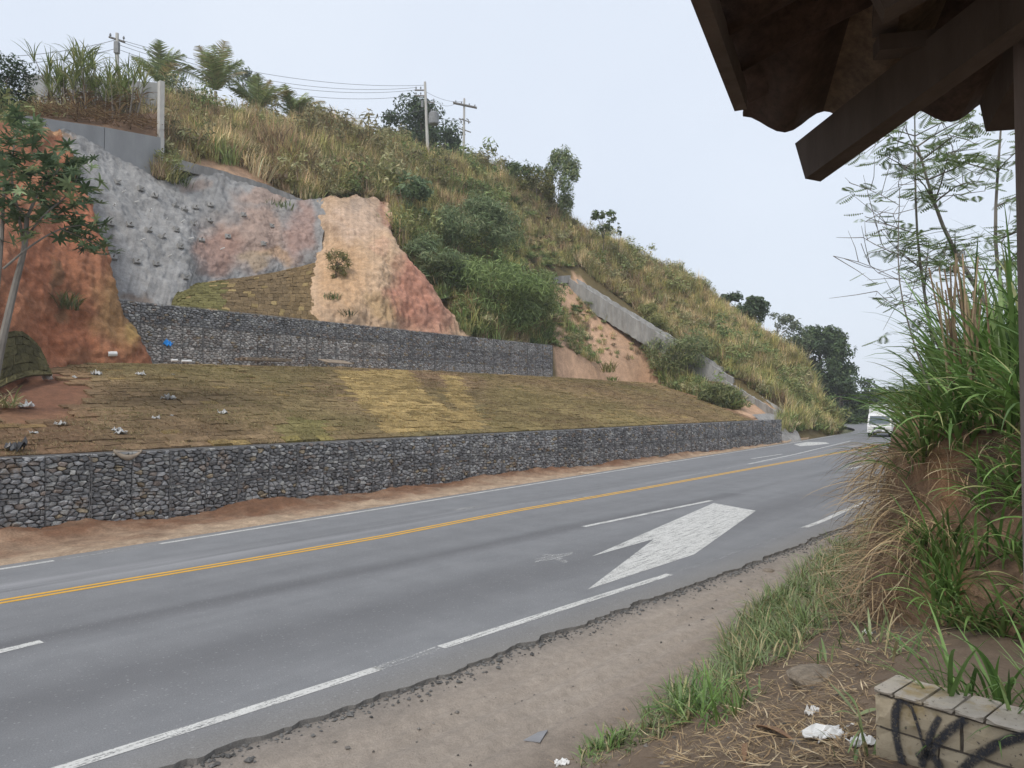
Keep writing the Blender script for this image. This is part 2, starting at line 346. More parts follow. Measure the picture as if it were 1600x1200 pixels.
# ------------------------------------------------------------------ gabion walls
def clip(poly, nx, ny, c):                                    # keep nx*x+ny*y <= c
    o = []; n = len(poly)
    for i in range(n):
        a = poly[i]; b = poly[(i+1) % n]; da = nx*a[0]+ny*a[1]-c; db = nx*b[0]+ny*b[1]-c
        if da <= 0: o.append(a)
        if (da < 0) != (db < 0) and da != db:
            t = da/(da-db); o.append((a[0]+(b[0]-a[0])*t, a[1]+(b[1]-a[1])*t))
    return o
def cells(wd, ht, sx, sy, rng):
    pts = []; y = -sy*.2; r = 0
    while y < ht+sy*.3:
        x = -sx*rng.random(); 
        while x < wd+sx*.5:
            pts.append((x+rng.uniform(-.32, .32)*sx, y+rng.uniform(-.36, .36)*sy)); x += sx*rng.uniform(.62, 1.4)
        y += sy*rng.uniform(.8, 1.15); r += 1
    k = sx/sy*.95; P = np.array(pts); Q = P*np.array([1, k]); res = []
    g = .006
    for i in range(len(P)):
        d2 = ((Q-Q[i])**2).sum(1); idx = np.argsort(d2)[1:15]
        poly = [(g, g*k), (wd-g, g*k), (wd-g, (ht-g)*k), (g, (ht-g)*k)]
        for j in idx:
            nx, ny = Q[j]-Q[i]; L = math.hypot(nx, ny)
            if L < 1e-6: continue
            m = (Q[i]+Q[j])/2; poly = clip(poly, nx/L, ny/L, (m[0]*nx+m[1]*ny)/L-.0035)
            if len(poly) < 3: break
        if len(poly) >= 3:
            p = np.array(poly)/np.array([1, k]); x, y_ = p.T
            ar_ = .5*abs(np.dot(x, np.roll(y_, 1))-np.dot(y_, np.roll(x, 1)))
            if ar_ > .0015: res.append((p, ar_))
    return res
def stone_geo(p, rng, fine):
    if fine:
        q = np.roll(p, -1, 0); k_ = rng.uniform(.04, .3, (len(p), 1)); p = np.stack([p*(1-k_)+q*k_, p*.16+q*.84], 1).reshape(-1, 2); p = p+rng.uniform(-.006, .006, p.shape)
    n = len(p); c = p.mean(0); tx, ty = rng.uniform(-.28, .28, 2)
    r0 = p; r1 = c+(p-c)*rng.uniform(.93, 1.0, (n, 1)); r2 = c+(p-c)*rng.uniform(.5, .88, (n, 1))+rng.uniform(-.012, .012, 2)
    dz = rng.uniform(-.012, .018)
    tilt = lambda r: np.clip((r-c)@np.array([tx, ty]), -.035, .035)
    V = np.concatenate([np.c_[r0, np.full(n, -.09)], np.c_[r1, -.022+dz+tilt(r1)+rng.uniform(-.008, .008, n)], np.c_[r2, .022+dz+tilt(r2)+rng.uniform(-.006, .006, n)], [[*c, .026+dz]]])
    f = []
    for a in (0, 1):
        for i in range(n): j = (i+1) % n; f.append([a*n+i, a*n+j, (a+1)*n+j, (a+1)*n+i])
    f += [[2*n+i, 2*n+(i+1) % n, 3*n] for i in range(n)]
    return V, f
def gabion(label, s0, s1, d0, rows, z0, rh, tones, seed, depth, n_ind=300):
    rng = np.random.default_rng(seed)
    root = thing('gabion_wall', W((s0+s1)/2, d0, z0), label, 'gabion wall')
    L = s1-s0; core = MB()
    core.box(W((s0+s1)/2, d0+.07+depth/2, z0+rows*rh/2-.01), (L-.02, depth-.02, rows*rh-.03), rotz(math.pi/2-HW)); core.build('core', 'core', root)
    allst = []; nb = int(math.ceil(L))
    for b in range(nb):
        for r in range(rows):
            wd = min(1.0, s1-s0-b); tone = tones(s0+b, r, rng)
            if wd < .15: continue
            for p, ar_ in cells(wd, rh, .205, .108, rng):
                a = rng.random(); base = np.array(tone)*rng.uniform(.62, 1.4)
                if a < .03: base = np.array([.29, .24, .17])*rng.uniform(.8, 1.1)
                elif a < .09: base = np.array([.26, .22, .195])*rng.uniform(.75, 1.1)
                elif a < .23: base = np.array([.32, .32, .31])*rng.uniform(.8, 1.1)
                allst.append((p+np.array([s0+b, z0+r*rh]), ar_, base, rng.random()))
    def todo(st, fine):
        V, f = stone_geo(st[0], rng, fine); uu = np.clip(((V[:, 0]-s0)/2) % 1.0, 0, 1); vv = np.clip(((V[:, 1]-z0)/rh) % 1.0, 0, 1); V[:, 2] += .03*(np.sin(np.pi*uu)*np.sin(np.pi*vv))**.7; P = WO+U*V[:, :1]+N*(d0+.02-V[:, 2:3]); return np.c_[P, V[:, 1]], [q[::-1] for q in f]
    def px_size(st):
        c = st[0].mean(0); x, y, dep = to_px(W(c[0], d0, c[1])); return (st[1]/dep**2)*(0 < x < 1600)
    order = np.argsort([-px_size(s) for s in allst]); mb = MB()
    for k, i in enumerate(order):
        st = allst[i]; c = st[0].mean(0); dep = to_px(W(c[0], d0, c[1]))[2]
        v, f = todo(st, dep < 42)
        if k < n_ind: mk('stone', v, f, 'stone', root, col=[st[2]]*len(f))
        else: mb.add(v, f, st[2])
    mb.build('stone_fill', 'stone', root, kind='stuff')
    for b in range(0, nb+1):                                  # wire ties: a double one at each basket end
        s = min(s0+b, s1)
        for k in ((-.022, .022) if b % 2 == 0 else (0,)):
            q = MB(); q.tube([W(s+k, d0-.035, z0), W(s+k, d0-.035, z0+rows*rh+.01)], .009 if b % 2 == 0 else .006, 5); q.build('wire_tie', 'wire', root)
    for r in range(rows+1):
        n = int(L/2); q = MB(); q.tube([W(s0+L*i/n, d0-.035+rng.uniform(-.012, .012), z0+r*rh+rng.uniform(-.012, .012)+.005) for i in range(n+1)], .008, 5); q.build('selvedge_wire', 'wire', root)
    return root
low_t = lambda s, r, g: np.array([.205, .205, .208])*g.uniform(.85, 1.15)*(1.18 if (12 < s < 21) else 1.0)*(1.1 if s < 1 else 1)
def up_t(s, r, g):
    if r == 2: c = [.2, .202, .207]
    elif s < 24: c = [.32, .305, .29]
    else: c = [.25, .25, .25] if r == 0 else [.205, .205, .21]
    if r == 2 and s > 31: c = [.265, .265, .265]
    return np.array(c)*g.uniform(.88, 1.12)
gabion('long lower gabion wall of grey stone along the roadside dirt', -5.0, 51.0, 0, 2, -.06, .955, low_t, 3, 1.0)
gabion('upper gabion wall of grey stone above the brown sod slope', 8.0, 41.3, 14.7, 3, 4.9, .933, up_t, 5, 1.0)
# ------------------------------------------------------------------ lower slope, terrace and the sod on them
TOPD = 13.3
def z_low(s, d):
    t = np.clip((d-.9)/(TOPD-.9), 0, 1.02); zt = np.interp(s, [-8, 0, 5, 20, 42, 56], [4.0, 4.5, 4.75, 5.1, 5.1, 4.95])
    return 1.80+(zt-1.80)*(t**.93)+.10*fbm(s*.22, d*.3, 2)*np.clip(t*6, 0, 1)*np.clip((1.02-t)*9, 0, 1)
def s_right(d): return 47.5+(d-.9)/(TOPD-.9)*8.8
S = np.linspace(0, 1, 160); D = np.linspace(.25, TOPD+1.5, 50)
dG = np.repeat(D[None], 160, 0); sG = -9+(s_right(dG)+1.2+9)*S[:, None]
zG = np.where(dG > TOPD, np.interp(sG, [-8, 0, 5, 20, 42, 56], [4.0, 4.5, 4.75, 5.1, 5.1, 4.95])+.03*noise(sG*1.5, dG*2), z_low(sG, dG)-.035)
P = WO+U*sG[..., None]+N*dG[..., None]; V = np.dstack([P, zG]).reshape(-1, 3)
px, py, _ = to_px(V); n1 = fbm(V[:, 0]*.5, V[:, 1]*.5, 0)[:, None]
c = np.array([.26, .155, .085])*(1+.3*n1)
red = np.clip(1.2-((px-60)/130)**2-((py-600)/75)**2, 0, 1)[:, None]; c = c*(1-red)+np.array([.185, .088, .052])*red
san = np.clip((sd(V)[1]-TOPD+.5)*2, 0, 1)[:, None]; c = c*(1-san)+np.array([.36, .245, .15])*san
slope = mk('lower_slope', V, gridfaces(160, 50), 'soil_fine', vcol=c, smooth=True, origin=(0, 30, 0), kind='structure')
def tile_geo(corner, rng, th=None):
    """corner: four ground points (3D) of one turf; returns a ragged thin slab"""
    th = (.055 if rng.random() < .1 else .02) if th is None else th
    a, b, c_, d_ = corner; cen = (a+b+c_+d_)/4; ring = []
    for p, q in ((a, b), (b, c_), (c_, d_), (d_, a)):
        ring += [p+(cen-p)*rng.uniform(-.02, .09), (p+q)/2+(cen-(p+q)/2)*rng.uniform(-.06, .08)]
    ring = np.array(ring); n = np.cross(b-a, d_-a); n /= np.linalg.norm(n); n = n if n[2] > 0 else -n
    up = ring+n*(th+rng.uniform(-.012, .02, (8, 1))); inn = cen+(up-cen)*.6+n*rng.uniform(0, .02, (8, 1)); cv = cen+n*(th+.012)
    V = np.concatenate([ring-n*.03, up, inn, [cv]]); f = []
    for k in (0, 8): f += [[k+i, k+(i+1) % 8, k+8+(i+1) % 8, k+8+i] for i in range(8)]
    f += [[16+i, 16+(i+1) % 8, 24] for i in range(8)]
    return V, f
def lay_sod(parent, surf, srange, drange, keep, tone, seed, n_ind, tw=.64, td=.42, gap=.005):
    rng = np.random.default_rng(seed); out = []; d = drange[0]
    while d < drange[1]-.05:
        s = srange[0]-rng.random()*tw
        while s < srange[1]:
            wv = tw*rng.uniform(.9, 1.1); c0 = (s+wv/2, d+td/2)
            if keep(*c0, rng):
                j = lambda: rng.uniform(-.012, .012); sk = rng.uniform(-.05, .05)
                uv = [(s+gap+j(), d+gap+j()), (s+wv-gap+j(), d+gap+j()+sk*.3), (s+wv-gap+j(), d+td-gap+j()+sk*.3), (s+gap+j(), d+td-gap+j())]
                out.append(([np.array(surf(*q)) for q in uv], tone(*c0, surf(*c0), rng)))
            s += wv
        d += td*rng.uniform(.96, 1.04)
    def size(o): x, y, dep = to_px(np.array(o[0])); return abs(np.dot(x, np.roll(y, 1))-np.dot(y, np.roll(x, 1)))*(x.mean() > 5)*(x.mean() < 1595)
    order = np.argsort([-size(o) for o in out]); mb = MB()
    for k, i in enumerate(order):
        v, f = tile_geo(out[i][0], rng)
        if k < n_ind: mk('sod_tile', v, f, 'sod', parent, col=[out[i][1]]*len(f))
        else: mb.add(v, f, out[i][1])
    if mb.n: mb.build('sod_tiles', 'sod', parent, kind='stuff')
YEL = [[(525, 580), (640, 578), (662, 612), (700, 640), (762, 672), (605, 680), (560, 630)], [(690, 585), (720, 590), (760, 672), (735, 672), (700, 625)]]
def low_tone(s, d, p, rng):
    x, y, _ = to_px(np.array(p)); k = fbm(s*.13, d*.18, 7); a = rng.random()
    brown = np.array([.21, .142, .085]); oliv = np.array([.195, .155, .075]); yel = np.array([.36, .26, .115])
    c = brown*(1-np.clip(.5+k*1.6, 0, 1))+oliv*np.clip(.5+k*1.6, 0, 1)
    if x < 560: w_ = .75*min(1, (560-x)/250)*min(1, max(0, y-575)/40); c = c*(1-w_)+brown*w_*rng.uniform(.8, 1.1)
    if inpoly(x, y, YEL[0]) or inpoly(x, y, YEL[1]): c = yel*(.55 if a < .18 else rng.uniform(.8, 1.05))
    elif a < .05: c = np.array([.25, .18, .08])
    if x > 760: c = c*.6+np.array([.2, .15, .065])*.45
    if 440 < x < 510 and 655 < y < 690: c = c*.72+np.array([.12, .16, .035])*.3
    if x < 140 and y > 560: c = c*.6+np.array([.17, .095, .058])*.4
    return c*rng.uniform(.86, 1.14)*(1+.45*float(fbm(s*.35, d*.4, 21)))
def low_keep(s, d, rng):
    if s > s_right(d)-.2: return False
    x, y, _ = to_px(W(s, d, z_low(s, d)))
    if ((x-50)/85)**2+((y-615)/45)**2 < 1.0*rng.uniform(.6, 1.3): return False
    if x < -30: return True
    return rng.random() > .006
lay_sod(slope, lambda s, d: W(s, d, float(z_low(s, d))), (-7, 57), (1.0, TOPD-.35), low_keep, low_tone, 11, 300)
# ------------------------------------------------------------------ hillside (height field through points read off the photograph)
ctl = []
def cpt(px, py, d, sink=0): p = on_d(px, py, d); s_, d_ = sd(p); ctl.append((s_, d_, p[2]-sink))
SKY = [(270, 172, 34), (360, 182, 35), (450, 192, 36), (530, 208, 36.5), (600, 228, 37), (700, 262, 36), (780, 282, 33), (880, 335, 29), (960, 385, 25), (1030, 415, 22), (1100, 465, 18), (1200, 520, 10.5), (1262, 580, 6)]
for x, y, d in SKY: cpt(x, y, d, .5)
for x, y, d in SKY[:-1]:
    p = on_d(x, y, d); s_, d_ = sd(p); ctl.append((s_+2, d_+9, p[2]-2.0)); ctl.append((s_+4, d_+20, p[2]-4))
for x, y, d in [(300, 262, 26), (400, 285, 26.6), (475, 308, 26.4), (545, 300, 27), (610, 315, 26), (340, 225, 30), (450, 250, 30), (560, 262, 31), (640, 300, 29),
                (650, 400, 21.5), (690, 470, 17.8), (740, 515, 16.0), (720, 380, 24), (780, 450, 20), (840, 520, 16.2), (870, 540, 15.6), (820, 380, 25.5), (850, 440, 23), (905, 428, 23.3),
                (870, 595, 13.9), (930, 590, 14), (1000, 597, 13.6), (960, 500, 18.7), (1040, 545, 14), (1120, 585, 9), (1225, 640, 2.3), (1170, 650, 2.0), (1090, 630, 8), (1040, 610, 12),
                (900, 380, 26), (1000, 460, 21), (1080, 520, 15.5), (1160, 560, 9.5), (1220, 600, 5)]: cpt(x, y, d, .25)
for s_, d_, z_ in [(56, 1.0, .5), (60, .9, .25), (66, 1.6, .1), (73, 2.6, .1), (80, 5, .1), (88, 12, .1), (96, 22, .1), (104, 34, .1), (100, 45, 6), (86, 36, 16), (80, 24, 13), (82, 15, 6), (74, 8, 5.5), (68, 5, 3.8),
                   (0, 24, 16.5), (0, 34, 18), (8, 30, 17.8), (-10, 26, 16), (-20, 30, 16), (-20, 55, 18), (10, 50, 20), (20, 60, 22), (40, 65, 24), (60, 65, 22), (14, 27, 18.4), (-12, 16, 9), (-12, 8, 4)]: ctl.append((s_, d_, z_))
ctl = np.array(ctl)
def tps_fit(X, z, lam=.15):
    n = len(X); r = np.linalg.norm(X[:, None]-X[None], axis=-1); Kk = r**2*np.log(r+1e-9)+lam*np.eye(n)*10; Pm = np.c_[np.ones(n), X]
    A_ = np.block([[Kk, Pm], [Pm.T, np.zeros((3, 3))]]); return np.linalg.solve(A_, np.r_[z, 0, 0, 0])
_w = tps_fit(ctl[:, :2], ctl[:, 2])
def z_hill0(s, d):
    s, d = np.broadcast_arrays(np.asarray(s, float), np.asarray(d, float)); Q = np.stack([s.ravel(), d.ravel()], 1); out = np.empty(len(Q))
    for i in range(0, len(Q), 20000):
        r = np.linalg.norm(Q[i:i+20000, None]-ctl[None, :, :2], axis=-1); out[i:i+20000] = (r**2*np.log(r+1e-9))@_w[:-3]+_w[-3]+Q[i:i+20000]@_w[-2:]
    return out.reshape(s.shape)
CUT = [(60, 190), (94, 203), (258, 285), (300, 268), (340, 275), (420, 300), (475, 318), (545, 311), (604, 322), (614, 350), (606, 378), (668, 444), (722, 516), (480, 492), (260, 468), (60, 470)]
def z_hill(s, d):
    z = z_hill0(s, d)+.9*fbm(np.asarray(s)*.14, np.asarray(d)*.14, 9)+.12*fbm(np.asarray(s)*.7, np.asarray(d)*.7, 4)
    return np.maximum(z, -.35)
s_ = np.r_[np.arange(-22, 80, .55), np.arange(80, 112, 1.1)]; d_ = np.r_[np.arange(.6, 40, .5), np.arange(40, 75, 1.6)]
sG, dG = np.meshgrid(s_, d_, indexing='ij'); zG = z_hill(sG, dG)
inner = (sG < s_right(dG)) & (dG < 15.2)
zG = np.where(inner, np.minimum(zG, z_low(sG, np.minimum(dG, TOPD))-.5), zG)
P = WO+U*sG[..., None]+N*dG[..., None]; V = np.dstack([P, zG])
x, y, dep = to_px(V); cutm = inpoly(x, y, CUT) & (dG < 26.5) & (dG > 14)
V[..., 2] -= np.where(cutm, 3.2, 0); V[..., 2] = np.where((sG < 13) & (dG < 22.5), np.minimum(V[..., 2], z_low(sG, np.minimum(dG, TOPD))-.4), V[..., 2])
HV = V.reshape(-1, 3); px, py, _ = to_px(HV)
SOILR = [(838, 445), (900, 428), (960, 490), (1010, 545), (1035, 598), (1060, 625), (870, 602), (862, 535), (856, 480)]
nn = fbm(HV[:, 0]*.4, HV[:, 1]*.4, HV[:, 2]*.4)
base = np.array([.13, .10, .045])[None]*(1+.4*nn[:, None])
so = (inpoly(px, py, SOILR) | inpoly(px, py, [(300, 245), (420, 272), (425, 300), (300, 268)]) | inpoly(px, py, [(1130, 600), (1215, 640), (1215, 700), (1100, 660)]))[:, None]
base = np.where(so, np.array([.45, .29, .19])*(1+.35*nn[:, None]), base)
hill = mk('hillside', HV, gridfaces(len(s_), len(d_)), 'soil', vcol=base, smooth=True, origin=(0, 50, 0), kind='structure')
def surf_hill(s, d): return W(s, d, float(z_hill(s, d)))
# ------------------------------------------------------------------ lofted cut faces
def loft(name, cols, nu, nv, mat, disp, colour, wrap=None, **kw):
    Q = np.array([[on_d(*p) if len(p) == 3 else np.array(p[1]) for p in c] for c in cols])
    if wrap: Q = np.concatenate([Q, [[p+np.r_[N*wrap[0]+U*wrap[1], wrap[2]] for p in Q[-1]]]])
    G_ = cubic_up(cubic_up(Q, nu, 0), nv, 1); nrm = normals(G_); nrm *= np.sign((nrm*(np.array([0, 0, CZ])-G_)).sum(-1).mean())
    x_, y_, _ = to_px(G_); G_ = G_+nrm*disp(G_, x_, y_)[..., None]; V_ = G_.reshape(-1, 3); x_, y_, _ = to_px(V_)
    o = mk(name, V_, gridfaces(nu, nv), mat, vcol=colour(x_, y_, V_), smooth=True, **kw); return o, G_
GREY = np.array([.315, .31, .305]); PINK = np.array([.42, .28, .215]); ORNG = np.array([.42, .255, .14]); REDS = np.array([.33, .16, .11]); TAN = np.array([.48, .335, .22])
cutcols = [[(110, 490, 16.6), (100, 400, 18.6), (92, 330, 20.2), (86, 260, 21.6), (80, 201, 22.6)],
           [(200, 488, 15.6), (187, 420, 17.5), (163, 350, 19.3), (140, 275, 21.3), (120, 208, 23)],
           [(250, 486, 15.6), (240, 420, 17.6), (225, 360, 19.6), (205, 300, 21.8), (190, 243, 23.6)],
           [(288, 474, 16.0), (288, 415, 18.2), (282, 370, 19.8), (271, 325, 21.8), (258, 280, 23.8)],
           [(312, 446, 18.0), (322, 410, 19.2), (326, 370, 21), (330, 320, 23), (330, 268, 25.0)],
           [(390, 436, 19.5), (395, 400, 20.6), (400, 360, 22), (400, 325, 23.7), (402, 293, 25.4)],
           [(450, 424, 20.5), (450, 390, 21.5), (452, 360, 22.8), (460, 335, 24.2), (474, 314, 25.6)],
           [(505, 410, 21.4), (502, 380, 22.4), (508, 350, 23.8), (518, 330, 24.9), (532, 312, 26)]]
def cut_disp(G_, x, y):
    a = .40*fbm(G_[..., 0]*.5, G_[..., 1]*.5, G_[..., 2]*.3)+.20*fbm(G_[..., 0]*1.5, G_[..., 1]*1.5, G_[..., 2]*.8)+.07*fbm(G_[..., 0]*3.5, G_[..., 1]*3.5, G_[..., 2]*3, 3)+.05*noise(G_[..., 0]*7, G_[..., 1]*7, G_[..., 2]*6)
    return a
def cut_col(x, y, V_):
    c = blobs(x, y, GREY, [(390, 365, 75, 62, PINK, .95), (340, 395, 45, 35, np.array([.33, .17, .12]), .8), (470, 350, 26, 55, REDS*1.25, .65), (440, 400, 30, 16, ORNG*1.15, .9), (405, 408, 25, 12, np.array([.46, .33, .18]), .6),
              (420, 300, 60, 12, PINK, .8), (300, 285, 35, 12, np.array([.26, .15, .10]), .6), (440, 330, 28, 22, GREY*1.0, .8), (500, 355, 22, 30, GREY*.95, .75), (100, 207, 22, 9, ORNG, .8), (212, 466, 30, 10, np.array([.17, .11, .07]), .8), (345, 330, 40, 20, GREY*.85, .7)])
    st = .6*fbm(x*.05+y*.02, y*.014, 3)+.35*noise(x*.3+y*.1, y*.03, 3); g = np.clip(1-np.abs(c-GREY).sum(1)*5, 0, 1)      # wash-out streaks of the sprayed concrete
    dr = np.clip(noise(x*.45+.12*y, y*.018, 9)-.35, 0, 1)*np.clip(noise(x*.04, y*.03, 4)+.4, 0, 1); gm = GREY*np.array([1.0, .97, .93]); c = c*.82+gm*.18
    return c*(1+.3*st*g+.22*fbm(x*.12, y*.12, 7)-.5*dr)[:, None]
simple_rough = colmat('cut', 2.6, .2, .93, 1.0, .09, 9)
cutface, CG = loft('cut_face', cutcols, 240, 110, 'cut', cut_disp, cut_col, kind='structure')
NAILS = [(182, 284), (219, 296), (242, 308), (273, 323), (288, 328), (306, 325), (329, 320), (380, 336), (424, 354), (201, 352), (230, 361), (252, 371), (177, 405), (212, 408), (244, 413), (288, 433), (315, 377), (356, 371), (410, 382), (172, 352), (300, 350), (275, 360), (281, 385), (327, 345)]
CPX = np.stack(to_px(CG)[:2], -1); CN = normals(CG); CN *= np.sign((CN*(np.array([0, 0, CZ])-CG)).sum(-1).mean())
for x, y in NAILS:
    i, j = np.unravel_index(np.argmin(((CPX-[x, y])**2).sum(-1)), CPX.shape[:2]); p = CG[i, j]; n = CN[i, j]
    ax = np.cross([0, 0, 1], n); ax /= np.linalg.norm(ax); R = np.stack([ax, n, np.cross(ax, n)], 1); q = MB()
    q.box(p+n*.06, (.32, .16, .27), R); o = q.build('nail_plate', 'concrete', cutface); q = MB(); q.tube([p+n*.1, p+n*.34-np.array([0, 0, .03])], .035, 6); q.build('nail_head', 'concrete', o)
for x, y in [(190, 300), (178, 322), (211, 317), (234, 331), (258, 345), (283, 346), (345, 390), (220, 376), (264, 400), (295, 372)]:
    i, j = np.unravel_index(np.argmin(((CPX-[x, y])**2).sum(-1)), CPX.shape[:2]); p = CG[i, j]; n = CN[i, j]; q = MB()
    q.tube([p-n*.02, p+n*.3+np.array([.08, 0, -.12])], .03, 6); q.build('drain_pipe', 'pale', cutface) if 'pale' in M else (simple('pale', [(.3, (.6, .6, .58)), (.7, (.7, .7, .68))], 5), q.build('drain_pipe', 'pale', cutface))
moundcols = [[(470, 507, 15.2), (480, 455, 18.4), (490, 415, 20.9), (498, 370, 23.4), (470, 322, 25.4)],
             [(540, 513, 15.2), (540, 450, 16.7), (542, 400, 18.7), (532, 350, 21.9), (515, 310, 25.6)],
             [(590, 519, 15.2), (588, 450, 16.0), (590, 400, 17.4), (572, 350, 21.2), (560, 307, 25.8)],
             [(645, 524, 15.2), (628, 450, 16.3), (600, 382, 18.0), (598, 345, 22.2), (592, 314, 25.5)],
             [(733, 528, 15.4), (674, 445, 17.0), (612, 378, 18.9), (615, 350, 22.8), (609, 328, 25)]]
def mound_disp(G_, x, y):
    a = .42*fbm(G_[..., 0]*.6, G_[..., 1]*.6, G_[..., 2]*.5)
    s_, d_ = sd(G_); top = np.clip((385-y)/30, 0, 1)
    a = a+.13*noise(s_*1.9+.4*fbm(s_, G_[..., 2]*.3), G_[..., 2]*.10, 3)*(.35+top)+.22*fbm(s_*1.5, d_, G_[..., 2]*1.6)
    teeth = np.clip((y-440)/40, 0, 1)*np.clip((x-560)/40, 0, 1); a = a+.06*np.sin(s_*11+.6*G_[..., 2])*teeth*(noise(s_*.7, G_[..., 2]*1.6) > -.3)
    return a+.04*noise(G_[..., 0]*5, G_[..., 1]*5, G_[..., 2]*5)
def mound_col(x, y, V_):
    c = blobs(x, y, TAN, [(560, 340, 60, 40, np.array([.46, .335, .25]), .9), (540, 430, 45, 60, np.array([.48, .31, .18]), .9), (600, 485, 40, 22, np.array([.47, .32, .16]), .6), (650, 455, 45, 75, np.array([.43, .20, .14]), .95), (690, 500, 30, 40, np.array([.40, .20, .145]), .8),
              (592, 384, 16, 7, np.array([.42, .25, .18]), .5), (610, 345, 10, 30, np.array([.33, .18, .13]), .8), (520, 490, 40, 14, np.array([.48, .32, .2]), .8), (560, 318, 20, 18, np.array([.34, .27, .22]), .5)])
    return c*(1+.2*fbm(x*.06, y*.06, 3)+.12*noise(x*.4, y*.03, 2))[:, None]
loft('soil_mound', moundcols, 230, 190, 'soil_fine', mound_disp, mound_col, wrap=(5, 3.5, -1.5), kind='structure')
redcols = [[(-140, 680, 5), (-140, 560, 8), (-140, 420, 11), (-140, 280, 15), (-140, 170, 18)],
           [(-30, 650, 6.6), (-30, 520, 9.6), (-30, 420, 11.8), (-30, 290, 15.6), (-20, 190, 19)],
           [(55, 592, 10.9), (52, 490, 12.3), (54, 400, 14), (58, 290, 17), (58, 197, 20)],
           [(140, 582, 13.0), (120, 500, 13.6), (105, 420, 14.8), (95, 310, 17.5), (78, 203, 20.8)],
           [(236, 576, 14.1), (207, 505, 14.5), (176, 425, 15.5), (135, 310, 18), (94, 204, 21.3)]]
def red_disp(G_, x, y):
    s_, d_ = sd(G_); lat = s_*.8-d_*.3
    return .30*fbm(G_[..., 0]*.45, G_[..., 1]*.45, G_[..., 2]*.45)+.34*fbm(lat*1.5, 0, G_[..., 2]*.4)+.2*fbm(G_[..., 0]*1.8, G_[..., 1]*2, G_[..., 2]*2)+.05*noise(G_[..., 0]*5, G_[..., 1]*5, G_[..., 2]*5)
def red_col(x, y, V_):
    c = blobs(x, y, np.array([.30, .13, .07]), [(120, 340, 50, 60, np.array([.32, .125, .07]), .8), (60, 420, 50, 40, np.array([.30, .115, .06]), .8), (190, 480, 45, 70, np.array([.31, .185, .085]), .9), (215, 500, 14, 40, np.array([.36, .24, .09]), .8), (90, 520, 60, 40, np.array([.33, .12, .06]), .7), (150, 550, 60, 15, np.array([.33, .15, .08]), .7), (85, 208, 30, 10, ORNG, .8), (100, 480, 14, 22, np.array([.10, .075, .04]), .6), (92, 430, 9, 30, np.array([.10, .075, .04]), .6)])
    return c*(1+.35*fbm(x*.05, y*.05, 3)+.12*noise(x*.2, y*.03, 2))[:, None]
loft('red_soil_bank', redcols, 190, 150, 'soil_fine', red_disp, red_col, wrap=(4, -1.0, -.5), kind='structure')
# upper sod
ub = [[(266, 482, 15.2), (272, 464, 16.3), (284, 452, 17.2)], [(300, 482, 15.2), (308, 456, 16.7), (316, 442, 18.0)], [(390, 492, 15.2), (392, 455, 17.4), (395, 431, 19.6)], [(450, 499, 15.2), (452, 453, 17.8), (453, 420, 20.6)], [(500, 505, 15.2), (502, 452, 18.2), (506, 406, 21.5)]]
UQ = np.array([[on_d(*p) for p in c_] for c_ in ub]); UG = cubic_up(cubic_up(UQ, 41, 0), 21, 1)
vcu = np.tile(np.array([.2, .125, .065]), (41*21, 1)); upslope = mk('upper_slope', (UG-[0, 0, .05]).reshape(-1, 3), gridfaces(41, 21), 'soil_fine', vcol=vcu, smooth=True, kind='structure')
def usurf(a, b):
    i = np.clip(a/16*40, 0, 39.999); j = np.clip(b/5.6*20, 0, 19.999); i0, j0 = int(i), int(j); fi, fj = i-i0, j-j0
    return UG[i0, j0]*(1-fi)*(1-fj)+UG[i0+1, j0]*fi*(1-fj)+UG[i0, j0+1]*(1-fi)*fj+UG[i0+1, j0+1]*fi*fj
def up_tone(a, b, p, rng):
    x, y, _ = to_px(np.array(p)); c = np.array([.165, .118, .066]); r_ = rng.random()
    if x < 350 and y > 440: c = np.array([.16, .145, .06])
    if r_ < .08: c = np.array([.29, .215, .10])
    elif x > 450: c = np.array([.185, .13, .068])
    return c*rng.uniform(.75, 1.2)
lay_sod(upslope, usurf, (.1, 15.9), (.05, 5.5), lambda s, d, r: True, up_tone, 12, 300, .62, .34)
# ------------------------------------------------------------------ the camera's side of the road: shoulder and rising verge
def r_of(s, d): return np.interp(s, axis_t(NE)[:-26], ((NE-WO)@N)[:-26])-d
def z_v(x, y):
    q = np.stack([x-WO[0], y-WO[1]], -1); s, d = q@U, q@N; r = r_of(s, d)
    r0 = np.interp(s, [-30, -1.6, 4.3, 12, 19, 70], [2.9, 2.8, 2.2, 1.3, .7, .7]); wd = np.interp(s, [-10, 0, 5, 12, 20], [3.5, 3.3, 3.0, 2.4, 2.0]); h = np.interp(s, [-6, 0, 5, 12, 20, 60], [1.5, 1.35, 1.0, .6, .35, .3])
    t = np.clip((r-r0)/wd, 0, 1); t = t*t*(3-2*t)
    sh = np.clip((r-.5)/.5, 0, 1)
    rut = -.055*np.exp(-((r-1.55-.1*noise(s*.4, 0))/.11)**2)-.05*np.exp(-((r-2.35-.12*noise(s*.5, 3))/.07)**2)-.035*np.exp(-((r-2.0-.05*noise(s*.9, 7))/.04)**2)-.03*np.exp(-((r-1.25-.08*noise(s*.7, 9))/.05)**2)+.02*np.exp(-((r-1.8)/.12)**2)
    z = -.085+.03*np.exp(-((r-.75)/.2)**2)+h*t+sh*(rut*(1-t)+.025*fbm(s*1.2, d*1.2, 3)+.012*noise(s*9, d*9))+t*(.09*fbm(x*1.1, y*1.1, 5)+.03*noise(x*4, y*4, 2))
    return z
